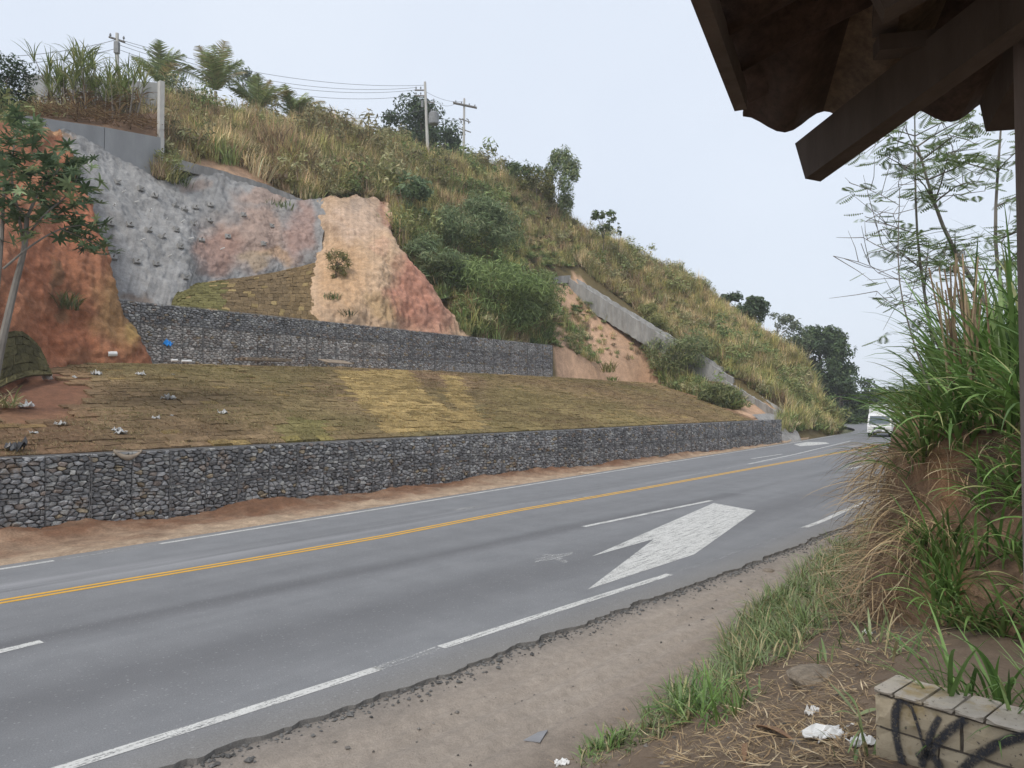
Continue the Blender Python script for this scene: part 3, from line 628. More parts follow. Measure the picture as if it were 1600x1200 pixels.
s1 = np.r_[np.arange(-30, -8, .5), np.arange(-8, 14, .09), np.arange(14, 72, .6)]; r1 = np.r_[np.linspace(-.5, 3.2, 60), np.linspace(3.27, 9, 70), np.linspace(9.5, 30, 16)]
sG, rG = np.meshgrid(s1, r1, indexing='ij'); dG = np.interp(sG, axis_t(NE)[:-26], ((NE-WO)@N)[:-26])-rG
P = WO+U*sG[..., None]+N*dG[..., None]; zG = z_v(P[..., 0], P[..., 1])
V = np.dstack([P, zG]).reshape(-1, 3); sv, rv = sG.ravel(), rG.ravel()
r0 = np.interp(sv, [-30, -1.6, 4.3, 12, 19, 70], [2.9, 2.8, 2.2, 1.3, .7, .7]); t = np.clip((rv-r0+.5)/1.3, 0, 1)[:, None]
n1 = fbm(V[:, 0]*.9, V[:, 1]*.9, 0)[:, None]; n2 = fbm(sv*.25, rv*3, 4)[:, None]
c = (np.array([.305, .26, .218])*(1+.14*n1+.16*n2))*(1-t)+np.array([.15, .11, .078])*(1+.3*n1)*t
g = np.clip(1-(rv-.6)/.55, 0, 1)[:, None]; c = c*(1-.55*g)+np.array([.14, .135, .13])*.55*g
colmat('shoulder', 9, .2, .96, .8, .025, 40)
mk('shoulder', V, gridfaces(len(s1), len(r1))[:, ::-1], 'shoulder', vcol=c, smooth=True, origin=(0, 8, 0), kind='structure')
# crumbled asphalt along the broken rim
mb = MB(); rng = np.random.default_rng(21)
for i in range(4200):
    s = rng.uniform(-9, 15); e = edge_near(np.array([s]))[0]; k = rng.normal(.03, .12); p = e-N*k
    zz = float(z_v(p[0], p[1])); a = abs(rng.normal(.008, .012))+.004
    v = rng.normal(0, 1, (6, 3)); v /= np.linalg.norm(v, axis=1, keepdims=True); v = np.array([[1, 0, 0], [-1, 0, 0], [0, 1, 0], [0, -1, 0], [0, 0, .7], [0, 0, -.7]])*rng.uniform(.6, 1.2, (6, 1))*a@rotz(rng.uniform(0, 6)).T
    q = rng.uniform(.09, .2); mb.add(v+[p[0], p[1], max(zz, -.11)+a*.3], [[0, 2, 4], [2, 1, 4], [1, 3, 4], [3, 0, 4], [2, 0, 5], [1, 2, 5], [3, 1, 5], [0, 3, 5]], np.array([q, q*.98, q*.95]))
for i in range(700):
    s = rng.uniform(-8, 12); r = rng.uniform(.8, 5.5); d = float(np.interp(s, axis_t(NE)[:-26], ((NE-WO)@N)[:-26]))-r; p = WO+U*s+N*d; a = abs(rng.normal(.008, .012))+.004; q = rng.uniform(.1, .26)
    v = np.array([[1, 0, 0], [-1, 0, 0], [0, 1, 0], [0, -1, 0], [0, 0, .7], [0, 0, -.7]])*rng.uniform(.6, 1.2, (6, 1))*a@rotz(rng.uniform(0, 6)).T
    mb.add(v+[p[0], p[1], float(z_v(p[0], p[1]))+a*.2], [[0, 2, 4], [2, 1, 4], [1, 3, 4], [3, 0, 4], [2, 0, 5], [1, 2, 5], [3, 1, 5], [0, 3, 5]], np.array([q, q*.92, q*.84]))
tag(mb.build('gravel', 'soil_fine', kind='stuff'), 'loose grey asphalt crumbs and grit along the broken road rim', 'gravel')
# ------------------------------------------------------------------ earth bank on the right
BB = [(9, 2.8, 1.45), (6, 3.9, 1.4), (4.5, 4.9, 1.35), (3.75, 5.8, 1.25), (3.5, 6.6, 1.05), (3.9, 8.2, .8), (5.2, 11, .55), (7.3, 15, .3), (10, 20, .1), (14, 26.5, -.1), (25, 42, -.2), (48, 75, -.2), (60, 100, -.2)]
BT = [(10, 4.2, 2.9), (6.8, 5.2, 2.9), (5.3, 5.9, 2.95), (4.5, 6.5, 2.9), (4.1, 7.1, 2.85), (4.6, 8.7, 2.8), (6.0, 11.5, 2.75), (8.1, 15.5, 2.7), (10.9, 20.5, 2.7), (15.3, 27, 2.7), (27, 42.5, 3), (50, 75, 3.4), (63, 100, 3.4)]
BB = polyl(BB, 60); BT = polyl(BT, 60)
# keep matching stations by blending each polyline over its own length
rows = []
for f_, out_, up in ((0, 0, -.35), (.12, -.05, 0), (.4, .02, .0), (.7, .0, 0), (.92, -.06, 0), (1.0, .12, .06)):
    q = BB*(1-f_)+BT*f_; q = q+np.array([out_*.8, -out_*.4, up]); rows.append(q)
rows.append(BT+np.array([1.6, .3, .55])); rows.append(BT+np.array([6, 2, 1.2])); rows.append(BT+np.array([25, 5, 1.5]))
Q = np.stack(rows, 1); G = cubic_up(cubic_up(Q, 420, 0), 90, 1); nr = normals(G); 
if (nr[:, 30]*np.array([-1, -.3, 0])).sum(-1).mean() < 0: nr = -nr
G = G+nr*(.13*fbm(G[..., 0]*1.2, G[..., 1]*1.2, G[..., 2]*1.2)+.05*fbm(G[..., 0]*4, G[..., 1]*4, G[..., 2]*3)+.02*noise(G[..., 0]*14, G[..., 1]*14, G[..., 2]*14))[..., None]
V = G.reshape(-1, 3); px, py, _ = to_px(V)
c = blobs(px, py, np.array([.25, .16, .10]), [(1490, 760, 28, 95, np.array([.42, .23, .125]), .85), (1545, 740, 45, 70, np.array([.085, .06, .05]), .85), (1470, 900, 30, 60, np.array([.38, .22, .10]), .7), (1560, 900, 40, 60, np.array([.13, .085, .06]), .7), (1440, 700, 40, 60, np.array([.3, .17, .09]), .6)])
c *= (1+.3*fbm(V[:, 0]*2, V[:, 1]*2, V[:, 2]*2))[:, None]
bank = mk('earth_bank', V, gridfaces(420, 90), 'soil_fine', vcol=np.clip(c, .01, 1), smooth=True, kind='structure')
BANK = G
# ------------------------------------------------------------------ low block wall with spray paint
def m_block():
    m, t, out = newmat('block'); v = pos(t); a = attr(t, 'Col').outputs['Color']
    k = ramp(t, nz(t, v, 7, 8, .6), [(.25, (.72, .70, .66)), (.55, (1, 1, 1)), (.8, (1.2, 1.16, 1.05))]); c = mix(t, 1, a, k, 'MULTIPLY')
    c = mix(t, ramp_f(t, nz(t, v, 3.2, 5), .56, .66), c, (.30, .225, .11)); c = mix(t, ramp_f(t, nz(t, v, 45, 3), .64, .7), c, (.12, .10, .085))
    g = nd(t, 'ShaderNodeNewGeometry'); s_ = nd(t, 'ShaderNodeSeparateXYZ'); lk(t, g.outputs['True Normal'], s_.inputs[0])
    finish(t, out, c, .92, [(nz(t, v, 30, 8, .7), .55, .012), (nz(t, v, 6, 4), .35, .03)], .25)
m_block()
simple('mortar', [(.3, (.10, .085, .07)), (.7, (.17, .145, .12))], 12, .95, .6, .02)
ZT = 1.657
c0 = on_z(1364, 1073, ZT); c1 = on_z(1600, 1139, ZT); cb = on_z(1371, 1046, ZT)
wx = (c1-c0)/np.linalg.norm(c1-c0); wy = np.array([-wx[1], wx[0], 0]); wy = wy if wy[1] > 0 else -wy; WLn = 1.5; WT = .27
wall = thing('block_wall', c0+wx*.7+np.array([0, 0, -.75]), 'low weathered stone block wall with dark spray paint beside the grassy bank', 'wall')
q = MB(); Rw = np.stack([wx, wy, [0, 0, 1]], 1); q.box(c0+wx*(WLn/2+.01)+wy*(WT/2)+np.array([0, 0, -.4-.02]), (WLn-.03, WT-.04, .8), Rw); q.build('mortar_core', 'mortar', wall)
rng = np.random.default_rng(31)
def block(a, b, y0, y1, z0, z1, col, name='block'):
    g_ = .006; X = np.linspace(a+g_, b-g_, 5); Z = np.linspace(z0+g_, z1-g_, 4); Yv = (y0, y1)
    V_ = []
    for yi, yy in enumerate(Yv):
        for zi, zz in enumerate(Z):
            for xi, xx in enumerate(X):
                e = (xi in (0, 4)) or (zi in (0, 3)); o_ = (.012 if e else 0)+rng.uniform(-.004, .004)
                ex = rng.uniform(-.003, .003); V_.append(c0+wx*(xx+ex)+wy*(yy+(o_ if yi == 0 else -o_))+np.array([0, 0, zz-ZT+(rng.uniform(-.006, .002) if zi == 3 else 0)]))
    f = []; n = 20
    for yi in (0, 1):
        for zi in range(3):
            for xi in range(4):
                k = yi*n+zi*5+xi; fc = [k, k+1, k+6, k+5]; f.append(fc if yi == 0 else fc[::-1])
    for xi in range(4):
        f.append([xi+1, xi, n+xi, n+xi+1]); k = 15+xi; f.append([k, k+1, n+k+1, n+k])
    for zi in range(3):
        k = zi*5; f.append([k, k+5, n+k+5, n+k]); k += 4; f.append([k+5, k, n+k, n+k+5])
    mk(name, V_, f, 'block', wall, col=[col]*len(f))
hgt = .165
ends = {0: [0, .115, .40, .72, 1.06, 1.5], 1: [0, .30, .62, .95, 1.5], 2: [0, .17, .5, .84, 1.2, 1.5], 3: [0, .3, .66, 1.0, 1.5], 4: [0, .2, .5, .9, 1.5]}
for r, e in ends.items():
    for a, b in zip(e[:-1], e[1:]): block(a, b, 0, WT, ZT-.03-(r+1)*hgt, ZT-.03-r*hgt, np.array([.48, .405, .29])*rng.uniform(.88, 1.12))
e = [0, .10, .235, .37, .5, .68, .9, 1.15, 1.5]
for a, b in zip(e[:-1], e[1:]): block(a, b, -.012, WT+.01, ZT-.03, ZT+.006, np.array([.40, .355, .295])*rng.uniform(.9, 1.1), 'cap_stone')
def m_spray():
    m, t, out = newmat('spray'); a = attr(t, 'Col'); s_ = nd(t, 'ShaderNodeSeparateColor'); lk(t, a.outputs['Color'], s_.inputs[0]); v = pos(t)
    al = math_(t, 'MULTIPLY', ramp_f(t, s_.outputs[0], 0, 1.0), ramp_f(t, nz(t, v, 70, 4, .7), .28, .5))
    finish(t, out, (.04, .042, .05), .7, (), .3, 0, None, al)
m_spray()
def spray(pts, wds):                                          # a soft-edged band of paint 4 mm proud of the block faces
    P_ = []
    for x, y in pts:
        r_ = ray(x, y); t_ = ((c0-np.array([0, 0, CZ]))@wy)/(r_@wy); P_.append(np.array([0, 0, CZ])+r_*t_)
    P_ = np.array(P_); n = 18; tq = np.linspace(0, len(P_)-1, n); P2 = cubic_up(P_, n, 0); w2 = np.interp(tq, range(len(P_)), wds); V_ = []; vc_ = []
    for i in range(n):
        d_ = P2[min(i+1, n-1)]-P2[max(i-1, 0)]; d_ /= np.linalg.norm(d_); sdv = np.cross(d_, wy)
        for k, a_ in ((-1, 0), (-.6, .8), (0, 1), (.6, .8), (1, 0)): V_.append(P2[i]+sdv*k*w2[i]*.75-wy*.008); vc_.append([a_*(0 if i in (0, n-1) else 1)]*3)
    mk('spray_paint', V_, gridfaces(n, 5), 'spray', wall, vcol=vc_)
spray([(1412, 1092), (1402, 1105), (1400, 1135), (1404, 1165), (1415, 1205)], [.02, .035, .035, .03, .035])
spray([(1410, 1096), (1424, 1104), (1434, 1130), (1443, 1160), (1450, 1180)], [.012, .016, .014, .014, .02])
spray([(1470, 1118), (1458, 1140), (1450, 1165), (1440, 1200)], [.022, .026, .028, .03])
spray([(1512, 1122), (1488, 1138), (1466, 1160), (1445, 1185)], [.03, .034, .03, .03])
spray([(1432, 1182), (1450, 1178), (1466, 1190), (1470, 1215)], [.025, .035, .035, .035])
spray([(1620, 1150), (1590, 1152), (1555, 1165), (1520, 1188), (1500, 1210)], [.035, .036, .036, .036, .036])
# ------------------------------------------------------------------ the shelter the camera stands under: post and tiled hip roof
simple('wood_dark', [(.3, (.07, .054, .044)), (.7, (.15, .118, .098))], 2, .85, .5, .01, 12, stretch=(3, 3, .6))
simple('wood_post', [(.3, (.2, .16, .145)), (.7, (.34, .285, .26))], 3, .85, .5, .01, 14, stretch=(5, 5, .5))
colmat('roof_tile', 9, .45, .9, .4, .01, 40)
CR = on_y(1164, 218, 2.0); h1 = math.radians(24.4); e1 = np.array([-math.sin(h1), -math.cos(h1), 0]); q1 = np.array([math.cos(h1), -math.sin(h1), 0]); h2 = math.radians(12); e2 = np.array([math.cos(h2), -math.sin(h2), 0]); q2 = np.array([-math.sin(h2), -math.cos(h2), 0]); TP = math.tan(math.radians(22))
shel = thing('shelter_roof', np.array([1.06, 1.5, 1.45]), 'dark wooden shelter with clay tile hip roof and square post overhead', 'shelter')
ez = np.array([0, 0, 1.0])
def tile_mesh():
    n = 10; Lt = .42; V_ = []; 
    for l in (0, 1):
        for th in (0, 1):
            for k in range(n+1):
                xx = (k/n-.5)*.21; zz = .032*math.cos(2*math.pi*(k/n))+(.013 if th else 0); V_.append((xx, l*Lt, zz+(.018*(1-l))))
    g_ = lambda l, th, k: l*2*(n+1)+th*(n+1)+k; f = []
    for k in range(n):
        f.append([g_(0, 0, k), g_(1, 0, k), g_(1, 0, k+1), g_(0, 0, k+1)]); f.append([g_(0, 1, k), g_(0, 1, k+1), g_(1, 1, k+1), g_(1, 1, k)]); f.append([g_(0, 0, k), g_(0, 0, k+1), g_(0, 1, k+1), g_(0, 1, k)])
    return V_, f
tv, tf = tile_mesh(); tmeshes = []
rng = np.random.default_rng(41)
for k in range(4):
    o = mk('roof_tile', tv, tf, 'roof_tile', col=[np.array([[.15, .07, .05], [.10, .062, .048], [.17, .125, .09], [.075, .05, .04]][k])]*len(tf), smooth=True, origin=(0, 0, 0)); tmeshes.append(o.data); bpy.data.objects.remove(o)
def lay(ea, eb, n_along, n_up, drop=0):                                # ea: along the eave, eb: level direction up the roof
    upv = (eb+ez*TP); upv /= np.linalg.norm(upv); nrm = np.cross(ea, upv); nrm = nrm if nrm[2] > 0 else -nrm
    xax = np.cross(upv, nrm)
    for j in range(n_up):
        for i in range(n_along):
            a_ = (i+.5)*.2; b_ = j*.36+.04
            if a_ < b_*.75-.2: continue
            p = CR+ea*a_+upv*b_*1.0+nrm*(.055)-ez*drop+ez*rng.uniform(-.006, .006)
            o = bpy.data.objects.new('roof_tile', tmeshes[rng.integers(4)]); C.objects.link(o); o.parent = shel
            R_ = Matrix(np.c_[xax, upv, nrm].tolist()).to_4x4()@Matrix.Rotation(rng.uniform(-.02, .02), 4, 'Z'); R_.translation = Vector((p-WL[shel.name]).tolist()); o.matrix_basis = R_
lay(e1, q1, 15, 6); lay(e2, q2, 15, 6, .05)
def beam(name, a, b, wd, ht, mat='wood_dark', parent=shel):
    a = np.asarray(a); b = np.asarray(b); d_ = (b-a)/np.linalg.norm(b-a); s_ = np.cross(d_, ez); s_ /= np.linalg.norm(s_); u_ = np.cross(s_, d_); V_ = []
    for p in (a, b):
        for k, l in ((-1, -1), (1, -1), (1, 1), (-1, 1)): V_.append(p+s_*wd/2*k+u_*ht/2*l)
    return mk(name, V_, [[0, 1, 2, 3][::-1], [4, 5, 6, 7], [0, 1, 5, 4], [1, 2, 6, 5], [2, 3, 7, 6], [3, 0, 4, 7]], mat, parent)
hd = (e1+e2)/np.linalg.norm(e1+e2); hup = hd+ez*TP*.78
tip = on_y(1262, 254, 1.90)
beam('hip_rafter', tip, tip+hup*3.2, .055, .105)
beam('eave_board', CR+q1*.015+ez*.035+e1*.2, CR+e1*3.2+q1*.015+ez*.035, .03, .06)
for k in (.33, .69, 1.05, 1.41):
    off = ez*(k*TP-.012)
    beam('batten', CR+q1*k+e1*(.81*k-.02)+off, CR+q1*k+e1*3.1+off, .05, .035); beam('batten', CR+q2*k+e2*(.81*k-.02)+off-ez*.05, CR+q2*k+e2*3.1+off-ez*.05, .05, .035)
for k in (.55, 1.05, 1.6, 2.2):
    beam('rafter', CR+e1*k+q1*.3+ez*(.3*TP-.075), CR+e1*k+q1*(k*1.2)+ez*(k*1.2*TP-.075), .06, .09); beam('rafter', CR+e2*k+q2*.16+ez*(.16*TP-.105), CR+e2*k+q2*k*1.2+ez*(k*1.2*TP-.105), .06, .09)
pp = on_y(1596, 600, 1.555); px0 = pp[0]+.055
beam('post', (px0, 1.5, 1.3), (px0-.006, 1.5, 4.1), .11, .11, 'wood_post')
# unseen sheet added above the tiles to block sky light through their gaps
far = CR+e1*3.3+e2*3.3+ez*(2.6*TP+.15)
q = MB(); q.add([CR+ez*.12, CR+e1*3.3+ez*.12, far, CR+e2*3.3+ez*.12, CR+ez*.14, CR+e1*3.3+ez*.14, far+ez*.02, CR+e2*3.3+ez*.14], [[0, 1, 2], [0, 2, 3], [4, 6, 5], [4, 7, 6]]); q.build('sky_blocker', 'wood_dark', shel)
# ------------------------------------------------------------------ vegetation
def leafmat(name, trans=.3, rough=.6, spec=.3, inst=False, nscale=3, bump=0):
    m, t, out = newmat(name); a = attr(t, 'Col').outputs['Color']
    if inst: a = mix(t, 1, a, attr(t, 'tint', 'INSTANCER').outputs['Color'], 'MULTIPLY')
    v = pos(t); k = ramp(t, nz(t, v, nscale, 4), [(.3, (.78, .78, .74)), (.7, (1.2, 1.2, 1.2))]); c = mix(t, 1, a, k, 'MULTIPLY')
    finish(t, out, c, rough, (), spec, 0, trans)
leafmat('leaf', .3); leafmat('grass_inst', .25, .7, .2, True, 2); leafmat('blade_near', .28, .45, .45, False, 9); leafmat('straw', .12, .8, .2, False, 12); leafmat('leaf_far', .2, .8, .15, False, 1)
simple('bark', [(.3, (.13, .115, .10)), (.7, (.24, .22, .195))], 4, .9, .6, .02, 16, stretch=(1, 1, .3))
simple('bark_dark', [(.3, (.06, .05, .042)), (.7, (.12, .10, .085))], 4, .9, .6, .02, 16, stretch=(1, 1, .3))
def blades(rng, base, n, L, wd, lean, droop, nseg, cols, fold=0.0, az=None, rad=0, jit=.3):
    """n arching grass leaves; base (3,) or (n,3); returns verts, faces, face colours"""
    base = np.broadcast_to(np.asarray(base, float), (n, 3)).copy()
    if rad: a = rng.uniform(0, 6.283, n); q = rad*np.sqrt(rng.random(n)); base[:, 0] += q*np.cos(a); base[:, 1] += q*np.sin(a)
    az = rng.uniform(0, 6.283, n) if az is None else az
    L = rng.uniform(*L, n); wd = rng.uniform(*wd, n); lean = rng.uniform(*lean, n); droop = rng.uniform(*droop, n)
    t = np.linspace(0, 1, nseg+1); ang = lean[:, None]+droop[:, None]*t[None]**1.6
    tw = az[:, None]+jit*rng.normal(0, 1, (n, 1))*t[None]
    st = L[:, None]/nseg
    dx = np.sin(ang)*st; dz = np.cos(ang)*st
    h = np.stack([np.cos(tw)*dx, np.sin(tw)*dx, dz], -1); p = np.concatenate([np.zeros((n, 1, 3)), np.cumsum(h[:, :-1], 1)], 1)+base[:, None]
    side = np.stack([-np.sin(tw), np.cos(tw), np.zeros_like(tw)], -1); sw = rng.uniform(-.5, .5, (n, 1, 1)); side = side*np.sqrt(1-sw**2)+np.array([0, 0, 1])*sw
    prof = np.minimum(1, .45+1.6*t)*(1-t**2.6)+.03; wv = (wd[:, None]*prof[None])[..., None]/2
    if fold:
        V = np.stack([p+side*wv, p-np.array([0, 0, 1])*wv*fold, p-side*wv], 2); k = 3
    else: V = np.stack([p+side*wv, p-side*wv], 2); k = 2
    V = V.reshape(-1, 3); m = (nseg+1)*k
    f0 = np.array([[i*k+j, i*k+j+1, (i+1)*k+j+1, (i+1)*k+j] for i in range(nseg) for j in range(k-1)])
    f = (f0[None]+(np.arange(n)*m)[:, None, None]).reshape(-1, 4)
    cc = np.repeat(cols(rng, n), len(f0), 0)
    return V, f, cc
class AB:                                                      # array mesh builder for foliage
    def __init__(s): s.v = []; s.f = []; s.c = []; s.n = 0
    def add(s, V, f, c): s.v.append(V); s.f.append(np.asarray(f)+s.n); s.c.append(c); s.n += len(V); return s
    def build(s, name, mat, parent=None, origin=None, link=True, smooth=False):
        V = np.concatenate(s.v); c = np.concatenate(s.c)
        if origin is None: origin = np.array([V[:, 0].mean(), V[:, 1].mean(), V[:, 2].min()])
        me = bpy.data.meshes.new(name); nv = len(V); fs = s.f; sizes = np.concatenate([np.full(len(q), q.shape[1]) for q in fs]); loops = np.concatenate([q.ravel() for q in fs])
        me.vertices.add(nv); me.vertices.foreach_set('co', (V-origin).astype(np.float32).ravel()); me.loops.add(len(loops)); me.loops.foreach_set('vertex_index', loops.astype(np.int32))
        me.polygons.add(len(sizes)); me.polygons.foreach_set('loop_start', np.r_[0, np.cumsum(sizes)[:-1]].astype(np.int32)); me.polygons.foreach_set('loop_total', sizes.astype(np.int32)); me.update(calc_edges=True)
        a = me.color_attributes.new('Col', 'FLOAT_COLOR', 'CORNER'); q = np.repeat(c, sizes, 0); a.data.foreach_set('color', np.c_[q, np.ones(len(q))].astype(np.float32).ravel())
        if smooth: me.polygons.foreach_set('use_smooth', np.ones(len(sizes), bool))
        me.materials.append(M[mat]); o = bpy.data.objects.new(name, me)
        if link: C.objects.link(o); place(o, origin, parent)
        return o
def vary(base, amt=.25, hue=.12):
    base = np.asarray(base, float)
    def f(rng, n): return np.clip(base*(1+amt*rng.normal(0, .6, (n, 1)))*(1+hue*rng.normal(0, .5, (n, 3))), .005, 1)
    return f
def vary2(lst, w_, amt=.2):
    lst = np.asarray(lst, float)
    def f(rng, n): return np.clip(lst[rng.choice(len(lst), n, p=w_)]*(1+amt*rng.normal(0, .7, (n, 1))), .005, 1)
    return f
def scatter(name, srcs, P, rot, scl, idx, tint, label, cat):
    """one object: geometry-node instances of the source tufts on the given points"""
    P = np.asarray(P); o0 = P.mean(0); me = bpy.data.meshes.new(name); me.from_pydata((P-o0).tolist(), [], [])
    for nm, ty, val, key in (('rot', 'FLOAT_VECTOR', rot, 'vector'), ('scl', 'FLOAT_VECTOR', scl, 'vector'), ('idx', 'INT', idx, 'value'), ('tint', 'FLOAT_COLOR', np.c_[tint, np.ones(len(tint))], 'color')):
        a = me.attributes.new(nm, ty, 'POINT'); a.data.foreach_set(key, np.asarray(val).astype(np.int32 if ty == 'INT' else np.float32).ravel())
    o = bpy.data.objects.new(name, me); C.objects.link(o); place(o, o0); tag(o, label, cat, None, 'stuff')
    g = bpy.data.node_groups.new(name, 'GeometryNodeTree'); g.interface.new_socket('Geometry', in_out='INPUT', socket_type='NodeSocketGeometry'); g.interface.new_socket('Geometry', in_out='OUTPUT', socket_type='NodeSocketGeometry')
    gi = g.nodes.new('NodeGroupInput'); go = g.nodes.new('NodeGroupOutput'); iop = g.nodes.new('GeometryNodeInstanceOnPoints'); jn = g.nodes.new('GeometryNodeJoinGeometry')
    for s_ in reversed(srcs):
        oi = g.nodes.new('GeometryNodeObjectInfo'); oi.inputs['Object'].default_value = s_; oi.inputs['As Instance'].default_value = False
        gti = g.nodes.new('GeometryNodeGeometryToInstance'); g.links.new(oi.outputs['Geometry'], gti.inputs[0]); g.links.new(gti.outputs[0], jn.inputs[0])
    def na(nm, ty): n = g.nodes.new('GeometryNodeInputNamedAttribute'); n.data_type = ty; n.inputs[0].default_value = nm; return n.outputs[0]
    g.links.new(gi.outputs[0], iop.inputs['Points']); g.links.new(jn.outputs[0], iop.inputs['Instance']); iop.inputs['Pick Instance'].default_value = True
    g.links.new(na('idx', 'INT'), iop.inputs['Instance Index']); g.links.new(na('rot', 'FLOAT_VECTOR'), iop.inputs['Rotation']); g.links.new(na('scl', 'FLOAT_VECTOR'), iop.inputs['Scale'])
    g.links.new(iop.outputs[0], go.inputs[0]); md = o.modifiers.new('tufts', 'NODES'); md.node_group = g
    return o
# ---- hill grass
def leafquads(rng, C0, n, spread, size, cols, asp=.45, up=.3):
    """leaf-sized lozenges spread about the clump centres C0 (m,3) with per-clump radii spread (m,3)"""
    m = len(C0); k = rng.integers(0, m, n); q = rng.normal(0, 1, (n, 3)); q /= np.linalg.norm(q, axis=1, keepdims=True); q *= (rng.random((n, 1))**.5)
    p = C0[k]+q*spread[k]; nr = q+np.array([0, 0, up])+rng.normal(0, .55, (n, 3)); nr /= np.linalg.norm(nr, axis=1, keepdims=True)
    a = np.cross(nr, rng.normal(0, 1, (n, 3))); a /= np.linalg.norm(a, axis=1, keepdims=True)+1e-9; b = np.cross(nr, a)
    L = rng.uniform(*size, (n, 1)); V = np.stack([p-a*L*.5, p+b*L*asp*.5+nr*L*.06, p+a*L*.5, p-b*L*asp*.5+nr*L*.06], 1).reshape(-1, 3)
    f = np.arange(n*4).reshape(n, 4); return V, f, cols(rng, n)
rng = np.random.default_rng(101); srcs = []
one = lambda r_, n: np.clip(np.ones((n, 3))*(1+.28*r_.normal(0, .7, (n, 1)))*(1+.08*r_.normal(0, .6, (n, 3))), .2, 2)
for k in range(5):
    ab = AB(); ab.add(*blades(rng, (0, 0, 0), 46, (.8, 1.7), (.035, .075), (.05, .45), (.5, 1.7), 4, one, rad=.55))
    ab.add(*blades(rng, (0, 0, 0), 12, (1.5, 2.2), (.02, .035), (.0, .25), (.1, .5), 3, lambda r_, n: one(r_, n)*np.array([1.35, 1.2, 1.1]), rad=.4)); srcs.append(ab.build('tuft', 'grass_inst', link=False, origin=np.zeros(3)))
for k in range(2):                                             # leafy low tuft
    ab = AB(); ab.add(*blades(rng, (0, 0, .2), 70, (.3, .8), (.08, .16), (.2, 1.3), (.4, 1.2), 3, one, rad=.6)); srcs.append(ab.build('tuft', 'grass_inst', link=False, origin=np.zeros(3)))
for k in range(3):                                             # leafy weed
    ab = AB(); C0 = rng.normal(0, .35, (9, 3))*[1, 1, .6]+[0, 0, .75]; ab.add(*leafquads(rng, C0, 420, np.full((9, 3), .33), (.12, .28), one, .3)); srcs.append(ab.build('tuft', 'grass_inst', link=False, origin=np.zeros(3)))
GUT = [(862, 420), (905, 418), (1020, 505), (1150, 590), (1236, 646), (1212, 672), (1100, 612), (985, 520), (890, 445), (800, 442), (800, 430)]
GUTL = [(262, 246), (300, 256), (400, 284), (480, 318), (470, 328), (380, 294), (262, 262)]
STRAW = np.array([.62, .53, .33]); OLI = np.array([.37, .36, .165]); GRN = np.array([.235, .30, .12]); BRN = np.array([.37, .285, .19]); YGR = np.array([.49, .47, .21]); DGR = np.array([.15, .2, .085])
n = 40000; s = rng.uniform(-2, 100, n); d = rng.uniform(.9, 44, n); z = z_hill(s, d); P = np.c_[WO+np.outer(s, U)+np.outer(d, N), z]
px, py, dep = to_px(P); pz = to_px(P+[0, 0, .8])[1]
bad = inpoly(px, py, CUT) & (d < 26.5) | inpoly(px, py, GUT) | inpoly(px, py, GUTL) | ((s < s_right(d)+.4) & (d < 15.6)) | (d < np.interp(s, axis_t(FE), (FE-WO)@N)+1.1) | ((s < 14) & (d < 25.5)) | (z < -.2)
inso = inpoly(px, py, SOILR); bad |= inso & (rng.random(n) > .16+.5*np.exp(-((px-905)/22)**2)*(py > 470)); bad |= (d > 36) & (rng.random(n) > .45)
bad |= inpoly(px, py, [(300, 240), (420, 268), (430, 300), (300, 270)]) & (rng.random(n) > .1)
bad |= (py > 640) & (px < 1215)
ok = ~bad; P, px, py, s, d = P[ok], px[ok], py[ok], s[ok], d[ok]; n = len(P)
wz = [(430, 240, 190, 90, [.36, .2, .03, .36, .05, 0]), (690, 290, 120, 50, [.2, .35, .12, .25, .08, 0]), (740, 430, 130, 110, [.03, .18, .5, .06, .08, .15]), (900, 370, 90, 40, [.15, .25, .05, .2, .35, 0]), (860, 290, 80, 60, [.35, .3, .15, .1, .1, 0]), (1010, 440, 90, 60, [.34, .22, .05, .14, .25, 0]), (1090, 590, 110, 50, [.08, .25, .4, .1, .12, .05]), (1180, 540, 90, 60, [.4, .16, .08, .06, .3, 0]), (1270, 620, 70, 60, [.14, .24, .3, .06, .24, .02])]
prob = np.zeros((n, 6))+1e-3
for x, y, rx, ry, w_ in wz: prob += np.exp(-((px-x)/rx)**2-((py-y)/ry)**2)[:, None]*np.array(w_)
prob += .001; nz_ = fbm(P[:, 0]*.25, P[:, 1]*.25, P[:, 2]*.25); prob[:, 2] *= np.exp(2.0*nz_); prob[:, 5] *= np.exp(2.0*nz_); prob[:, 3] *= np.exp(-1.5*nz_); prob /= prob.sum(1, keepdims=True)
kk = (np.cumsum(prob, 1) > rng.random((n, 1))).argmax(1); tint = np.array([STRAW, OLI, GRN, BRN, YGR, DGR])[kk]*rng.uniform(.75, 1.2, (n, 1))
idx = rng.integers(0, 5, n); low = (rng.random(n) < .25) | (((kk == 2) | (kk == 5)) & (rng.random(n) < .5)); idx[low] = rng.integers(5, 7, low.sum()); weed = rng.random(n) < .03+.05*(nz_ > .1); idx[weed] = rng.integers(7, 10, weed.sum()); tint[weed] = tint[weed]*.5+np.array([.19, .24, .10])*.5
sz = rng.uniform(.55, 1.35, n)*(.8+.6*np.clip(fbm(P[:, 0]*.35, P[:, 1]*.35, 3)+.2, -.4, 1)); sz[weed] *= rng.uniform(.9, 1.9, weed.sum()); sz[inpoly(px, py, SOILR)] *= .5
sz *= np.interp(py, [120, 330], [1, .95])*np.where((px > 800) & (px < 1060) & (py < 480), .85, 1)
